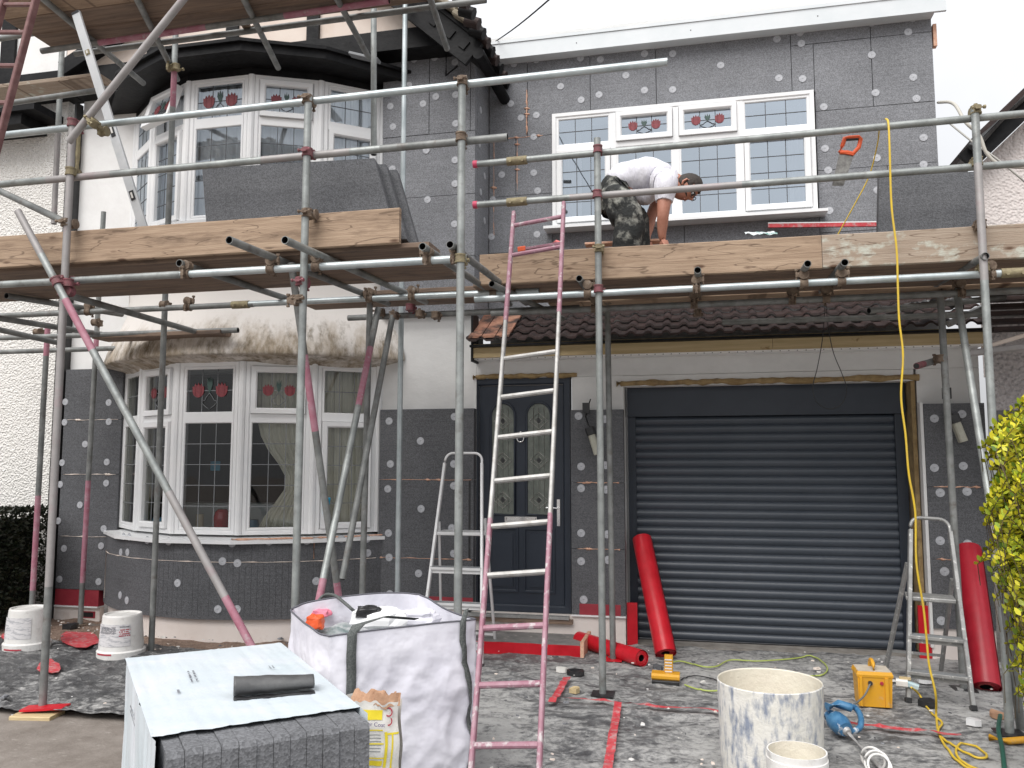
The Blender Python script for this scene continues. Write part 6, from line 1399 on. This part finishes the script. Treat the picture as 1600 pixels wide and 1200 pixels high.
def ed(y):
    for i in range(len(edge)-1):
        if edge[i][0]>=y>=edge[i+1][0]:
            t=(edge[i][0]-y)/(edge[i][0]-edge[i+1][0]); return edge[i][1]*(1-t)+edge[i+1][1]*t
    return 1610
sprays=[]
for k in range(1150):
    py=r.uniform(612,1080); Yv=-2.75+r.gauss(0,.17); px=ed(py)+8+abs(r.gauss(0,1))*45+abs(Yv+2.75)*60
    c=P(px,py,Y=Yv); dirn=Vector((-.75 if r.random()<.7 else .2,r.gauss(0,.4)-.2,.25+r.random()*.7)).normalized(); ln=r.uniform(.10,.22); base=c-dirn*ln*.8
    sprays.append((base,c,dirn)); tw.path([base-dirn*.1+Vector((.06,0,-.06)),base,c],.0022,TWIG,4)
    for q in range(18):
        t=q/17; p=base.lerp(c,t); a_=q*2.4; _,x,y=tw.frame(dirn); sp=x*math.cos(a_)+y*math.sin(a_)
        d=(dirn*.55+sp*.9+Vector((0,0,.15))).normalized(); s_=.044*r.uniform(.6,1.2)*(1-.3*t); sd_=d.cross(sp+Vector((.1,.2,.9))).normalized(); w_=s_*.26
        mb.add([p,p+d*s_*.4+sd_*w_,p+d*s_*.75+sd_*w_*.7,p+d*s_,p+d*s_*.75-sd_*w_*.7,p+d*s_*.4-sd_*w_],[(0,1,2,3),(0,3,4,5)],LEAFY)
    if k<26: tw.path([(2.45+r.gauss(0,.1),-2.7+r.gauss(0,.08),0),base.lerp(Vector((2.45,-2.7,.6)),.5),base],.007,TWIG,5,rs=[.012,.007,.003])
mb.build('foliage',T); tw.build('branch',T)
T=thing('hedge','dark clipped hedge below the cream pebble-dash wall at the left','hedge',(-7.6,-.6,0))
mb=MB()
def hin(rr):
    x=rr.uniform(-8.6,-6.42); y=rr.choice([-1,1,1]); 
    z=rr.random()**.7*1.13
    if rr.random()<.3: c=Vector((x,rr.uniform(-1.0,-.25),1.10+.05*noise.noise(Vector((x*5,0,0))))); return c,Vector((0,0,1))
    if rr.random()<.25: return Vector((-6.42+.04*noise.noise(Vector((z*7,1,0))),rr.uniform(-1.0,-.25),z)),Vector((1,0,0))
    return Vector((x,-1.0+.07*noise.noise(Vector((x*5,z*5,0)))+rr.uniform(0,.12),z)),Vector((0,-1,0))
leaves(mb,None,14000,.046,LEAFD,random.Random(3),hin); mb.build('foliage',T)
mb=MB(); mb.box(-8.6,-6.50,-.88,-.3,.05,1.02,mat('hedge_core',(.008,.010,.006),rough=1)); mb.build('hedge_fill',T)  # solid near-black block filling the hedge behind the leaves
# ================= PERSON
def skinned(chains,mats,matfn,name,parent,sub=2,label=None,post=None,base=None):
    """chains: list of polylines [(co,rx,ry)...]; point given as index tuple (chain,i) joins an earlier point"""
    vs=[];es=[];rad=[];idx={}
    for ci,ch in enumerate(chains):
        prev=None
        for i,e in enumerate(ch):
            if isinstance(e[0],int): k=idx[(e[0],e[1])]
            else: vs.append(Vector(e[0])-base); rad.append((e[1],e[2] if len(e)>2 else e[1])); k=len(vs)-1
            idx[(ci,i)]=k
            if prev is not None and prev!=k: es.append((prev,k))
            prev=k
    me=bpy.data.meshes.new(name); me.from_pydata(vs,es,[]); ob=bpy.data.objects.new(name,me); COL.objects.link(ob)
    md=ob.modifiers.new('s','SKIN'); md.use_smooth_shade=True
    for k,(rx,ry) in enumerate(rad): me.skin_vertices[0].data[k].radius=(rx,ry); me.skin_vertices[0].data[k].use_root=(k==0)
    s2=ob.modifiers.new('u','SUBSURF'); s2.levels=sub; s2.render_levels=sub
    bpy.context.view_layer.update(); m2=bpy.data.meshes.new_from_object(ob.evaluated_get(bpy.context.evaluated_depsgraph_get())); bpy.data.objects.remove(ob)
    for m in mats: m2.materials.append(m)
    for p in m2.polygons:
        p.use_smooth=True
        if matfn: p.material_index=matfn(p.center+base)
    if post:
        for v in m2.vertices: v.co=post(v.co+base)-base
    o=bpy.data.objects.new(name,m2); COL.objects.link(o); o.parent=parent; LOC[o.name]=base
    if label: o['label']=label
    return o
PY=-1.08
def Q(x,y,dy=0): return P(x,y,Y=PY+dy)
foot=Vector((Q(978,385).x,PY,2.93)); base=foot.copy()
T=thing('person','man in white T-shirt and plaster-splashed dark trousers bending over on the right scaffold','person',base[:])
hip=Q(966,301); chest=Q(1024,272); neck=Q(1053,279); head=Q(1071,292)
shN=Q(1040,290,-.17); shF=Q(1044,284,.17)
elN=Q(1036,335,-.20); haN=Q(1034,368,-.16); elF=Q(1018,335,.20); haF=Q(1010,372,.14)
fN=Vector((Q(976,385).x,PY-.13,2.99)); fF=Vector((Q(986,385).x+.03,PY+.14,2.99)); kN=Q(984,345,-.13); kF=Q(990,345,.13)
# body
ch=[[(hip,.08,.08),(Q(990,284),.07,.07),(chest,.07,.07),(Q(1044,276),.075,.07),(neck,.056,.056),(Q(1063,286),.056,.056),(head,.062,.062)]]
ch+=[[(0,3),(Q(1038,284,-.10),.05,.05),(shN,.066,.066),(shN.lerp(elN,.5),.060,.058),(elN,.048,.05),(elN.lerp(haN,.5),.047,.044),(haN,.032,.034),(haN+Vector((.01,0,-.05)),.028,.018)]]
ch+=[[(0,3),(Q(1038,284,.10),.05,.05),(shF,.066,.066),(shF.lerp(elF,.5),.060,.058),(elF,.048,.05),(elF.lerp(haF,.5),.047,.044),(haF,.032,.034),(haF+Vector((.01,0,-.05)),.028,.018)]]
ch+=[[(0,0),(hip+Vector((.02,-.06,-.08)),.06,.06),(kN,.062,.065),(fN,.045,.045)],[(0,0),(hip+Vector((.02,.06,-.08)),.06,.06),(kF,.062,.065),(fF,.045,.045)]]
body=skinned(ch,[SKIN],None,'body',T,2,base=base)
# head with brow, nose, jaw, ears
fd_=Vector((.42,-.12,-.90)).normalized(); hu=Vector((.90,0,.42)).normalized(); hs_=fd_.cross(hu).normalized()
mb=MB(); hc=head+Vector((.01,0,-.005))
def hd(u,v):
    th=u*2*math.pi; ph=(v-.5)*math.pi; x=math.cos(th)*math.cos(ph); y=math.sin(th)*math.cos(ph); z=math.sin(ph)
    fx=.098 if x>0 else .098; r_=Vector((x*fx,y*.078,z*.122))
    if z<0: r_.y*=1+.28*z; r_.x*=1+.06*z
    if x>.2: r_.x-=.010*max(0,1-abs(z-.12)/.22)*(1 if abs(y)>.15 else 0)
    if x>.55 and abs(y)<.24: r_.x+=.024*max(0,1-abs(z+.10)/.22)*(1-abs(y)/.24)
    if x>.6 and abs(y)<.35: r_.x+=.007*max(0,1-abs(z+.45)/.12)
    return hc+fd_*r_.x+hs_*r_.y+hu*r_.z
mb.grid(hd,56,40,SKIN); mb.build('head',T)
mb=MB()
def hair(u,v):
    th=u*2*math.pi; ph=(-.10+.60*v)*math.pi; x=math.cos(th)*math.cos(ph); y=math.sin(th)*math.cos(ph); z=math.sin(ph)
    lo=.45 if x>.35 else (-.30 if x<-.1 else .1)
    z0=max(z,lo) if v<.5 else z; sc_=1.06 if z>=lo else .93
    return hc+fd_*x*.102*sc_+hs_*y*.080*sc_+hu*(.120*z*1.05)
mb.grid(hair,48,26,HAIR)
mb.build('hair',T)
for s in (-1,1):
    mb=MB(); mb.path([hc+hs_*.074*s+fd_*(-.012)+hu*(.028),hc+hs_*.088*s-fd_*.022+hu*.018,hc+hs_*.088*s-fd_*.022-hu*.012,hc+hs_*.075*s-fd_*.006-hu*.028],.009,SKIN,7); mb.build('ear',T)
    mb=MB(); mb.lathe(hc+fd_*.078+hs_*.032*s+hu*.012,[(.011,0),(.009,.006),(.001,.010)],UPVC,10,fd_); mb.lathe(hc+fd_*.086+hs_*.032*s+hu*.010,[(.005,0),(.001,.004)],BLKP,8,fd_); mb.build('eye',T)
mb=MB(); mb.path([hc+fd_*.084+hs_*(.026*math.cos(t))-hu*.058 for t in (0,.8,1.57,2.3,3.14)],.004,mat('lip',(.36,.13,.11),rough=.5),6); mb.build('mouth',T)
mb=MB()
for s in (-1,1):
    cc=hc+fd_*.100+hs_*.033*s+hu*.008; mb.path([cc+hs_*.026*math.cos(t/12*6.283)+hu*.019*math.sin(t/12*6.283) for t in range(13)],.003,BLKP,5); mb.path([cc+hs_*.026*s,hc+hs_*.080*s+fd_*.04+hu*.015,hc+hs_*.084*s-fd_*.01+hu*.022],.003,BLKP,5)
mb.path([hc+fd_*.104+hs_*.008+hu*.012,hc+fd_*.104-hs_*.008+hu*.012],.003,BLKP,5); mb.build('glasses',T)
# T-shirt: torso + short sleeves
def wrk(v):
    n_=noise.noise(Vector((v.x*22,v.y*5,v.z*9)))*.006+noise.noise(v*9)*.006; c=chest; d=(v-c).normalized(); return v+d*n_
def loft(mb,pts,rs,m,seg=24,sq=1.0,amp=.008,fr=9,n=6):
    P0=spline([Vector(p) for p in pts],n); k0=len(mb.v)
    R0=[]
    for i in range(len(P0)):
        t=i/(len(P0)-1)*(len(rs)-1); j=min(int(t),len(rs)-2); f=t-j; f=f*f*(3-2*f); R0.append(rs[j]*(1-f)+rs[j+1]*f)
    mb.path(P0,.1,m,seg,rs=R0)
    for i in range(k0,len(mb.v)):
        v=mb.v[i]; v=Vector((v.x,PY+(v.y-PY)*1.0,v.z)); mb.v[i]=v+Vector((noise.noise(v*fr),noise.noise(v*fr+Vector((7,0,0))),noise.noise(v*fr+Vector((0,9,0)))))*amp
mb=MB()
loft(mb,[Q(957,291),Q(972,282),Q(990,277),Q(1012,274),Q(1034,279),Q(1048,282),Q(1058,285)],[.105,.128,.132,.140,.125,.09,.058],SHIRT,28,amp=.012,fr=14)
for sd,sh_,el in ((-1,shN,elN),(1,shF,elF)):
    loft(mb,[Q(1026,281,.08*sd),Q(1038,285,.12*sd),sh_,sh_.lerp(el,.55)],[.10,.10,.088,.066],SHIRT,20,amp=.010,fr=15)
mb.build('t_shirt',T)
mb=MB()
loft(mb,[Q(976,288),Q(967,297),Q(964,312),Q(968,326)],[.118,.150,.158,.13],TROU,28,amp=.016,fr=10)
for sd,kn,ft in ((-1,kN,fN),(1,kF,fF)):
    loft(mb,[Q(966,308,.07*sd),Q(972,328,.09*sd),kn,kn.lerp(ft,.6),ft+Vector((0,0,-.02))],[.13,.128,.115,.118,.105],TROU,22,amp=.022,fr=9)
mb.build('trousers',T)
mb=MB(); mb.path([Q(976,288).lerp(Q(967,297),t) for t in (.35,.7)],.135,BLKP,26,rs=[.138,.148],caps=False); mb.build('belt',T)
mb=MB()
def hang(u,v):   # loose hem hanging from the belly
    p=Q(982,300).lerp(Q(1030,300),u); return p+Vector((.0,-.10+.2*v,-.09*abs(math.sin(u*math.pi))**.8*(1-abs(2*v-1)**3)-.01+.008*noise.noise(Vector((u*9,v*5,0)))))
mb.grid(hang,20,12,SHIRT); mb.build('shirt_hem',T,solid=.004)
ch=[[(Q(971,296),.150,.145),(hip+Vector((-.01,0,-.02)),.165,.160),(hip+Vector((.0,0,-.09)),.155,.16)],
    [(0,1),(hip+Vector((.03,-.10,-.10)),.140,.135),(hip.lerp(kN,.6)+Vector((0,-.05,0)),.124,.120),(kN,.122,.12),(kN.lerp(fN,.55),.118,.116),(fN+Vector((0,0,.0)),.11,.11)],
    [(0,1),(hip+Vector((.03,.10,-.10)),.140,.135),(hip.lerp(kF,.6)+Vector((0,.05,0)),.124,.120),(kF,.122,.12),(kF.lerp(fF,.55),.118,.116),(fF,.11,.11)]]
def wr2(v): return v+Vector((noise.noise(v*12)*.012,noise.noise(v*13+Vector((3,0,0)))*.012,noise.noise(v*10+Vector((0,5,0)))*.008))
skinned(ch,[TROU],None,'trousers',T,3,base=base,post=wr2)
mb=MB(); 
for f_ in (fN,fF): mb.path([f_+Vector((-.07,0,-.015)),f_+Vector((0,0,-.01)),f_+Vector((.10,0,-.025)),f_+Vector((.16,0,-.035))],.04,mat('work_boot_%d'%int(f_.y*100),(.06,.045,.03),rough=.8),10,rs=[.036,.045,.040,.028])
mb.build('boots',T)
def hand(w,dr,side,name='hand'):
    mb=MB(); dr=Vector(dr).normalized(); sd_=Vector((.3,1,0)).normalized()*side; nn=dr.cross(sd_).normalized()
    mb.path([w,w+dr*.03,w+dr*.07,w+dr*.085],.02,SKIN,10,rs=[.024,.034,.036,.028])
    for k,l in enumerate((.055,.068,.072,.06)):
        b_=w+dr*.075+sd_*(-.026+.0175*k); mb.path([b_,b_+dr*l*.45+nn*.004,b_+dr*l*.75+nn*.016,b_+dr*l*.9+nn*.032],.008,SKIN,7,rs=[.0095,.009,.008,.0065])
    b_=w+dr*.03-sd_*.026; mb.path([b_,b_-sd_*.022+dr*.025+nn*.01,b_-sd_*.026+dr*.05+nn*.018],.01,SKIN,7,rs=[.012,.010,.008])
    return mb.build(name,T)
hand(haN+Vector((.005,0,-.02)),(.25,0,-1),1); hand(haF+Vector((.005,0,-.02)),(.3,0,-1),-1)
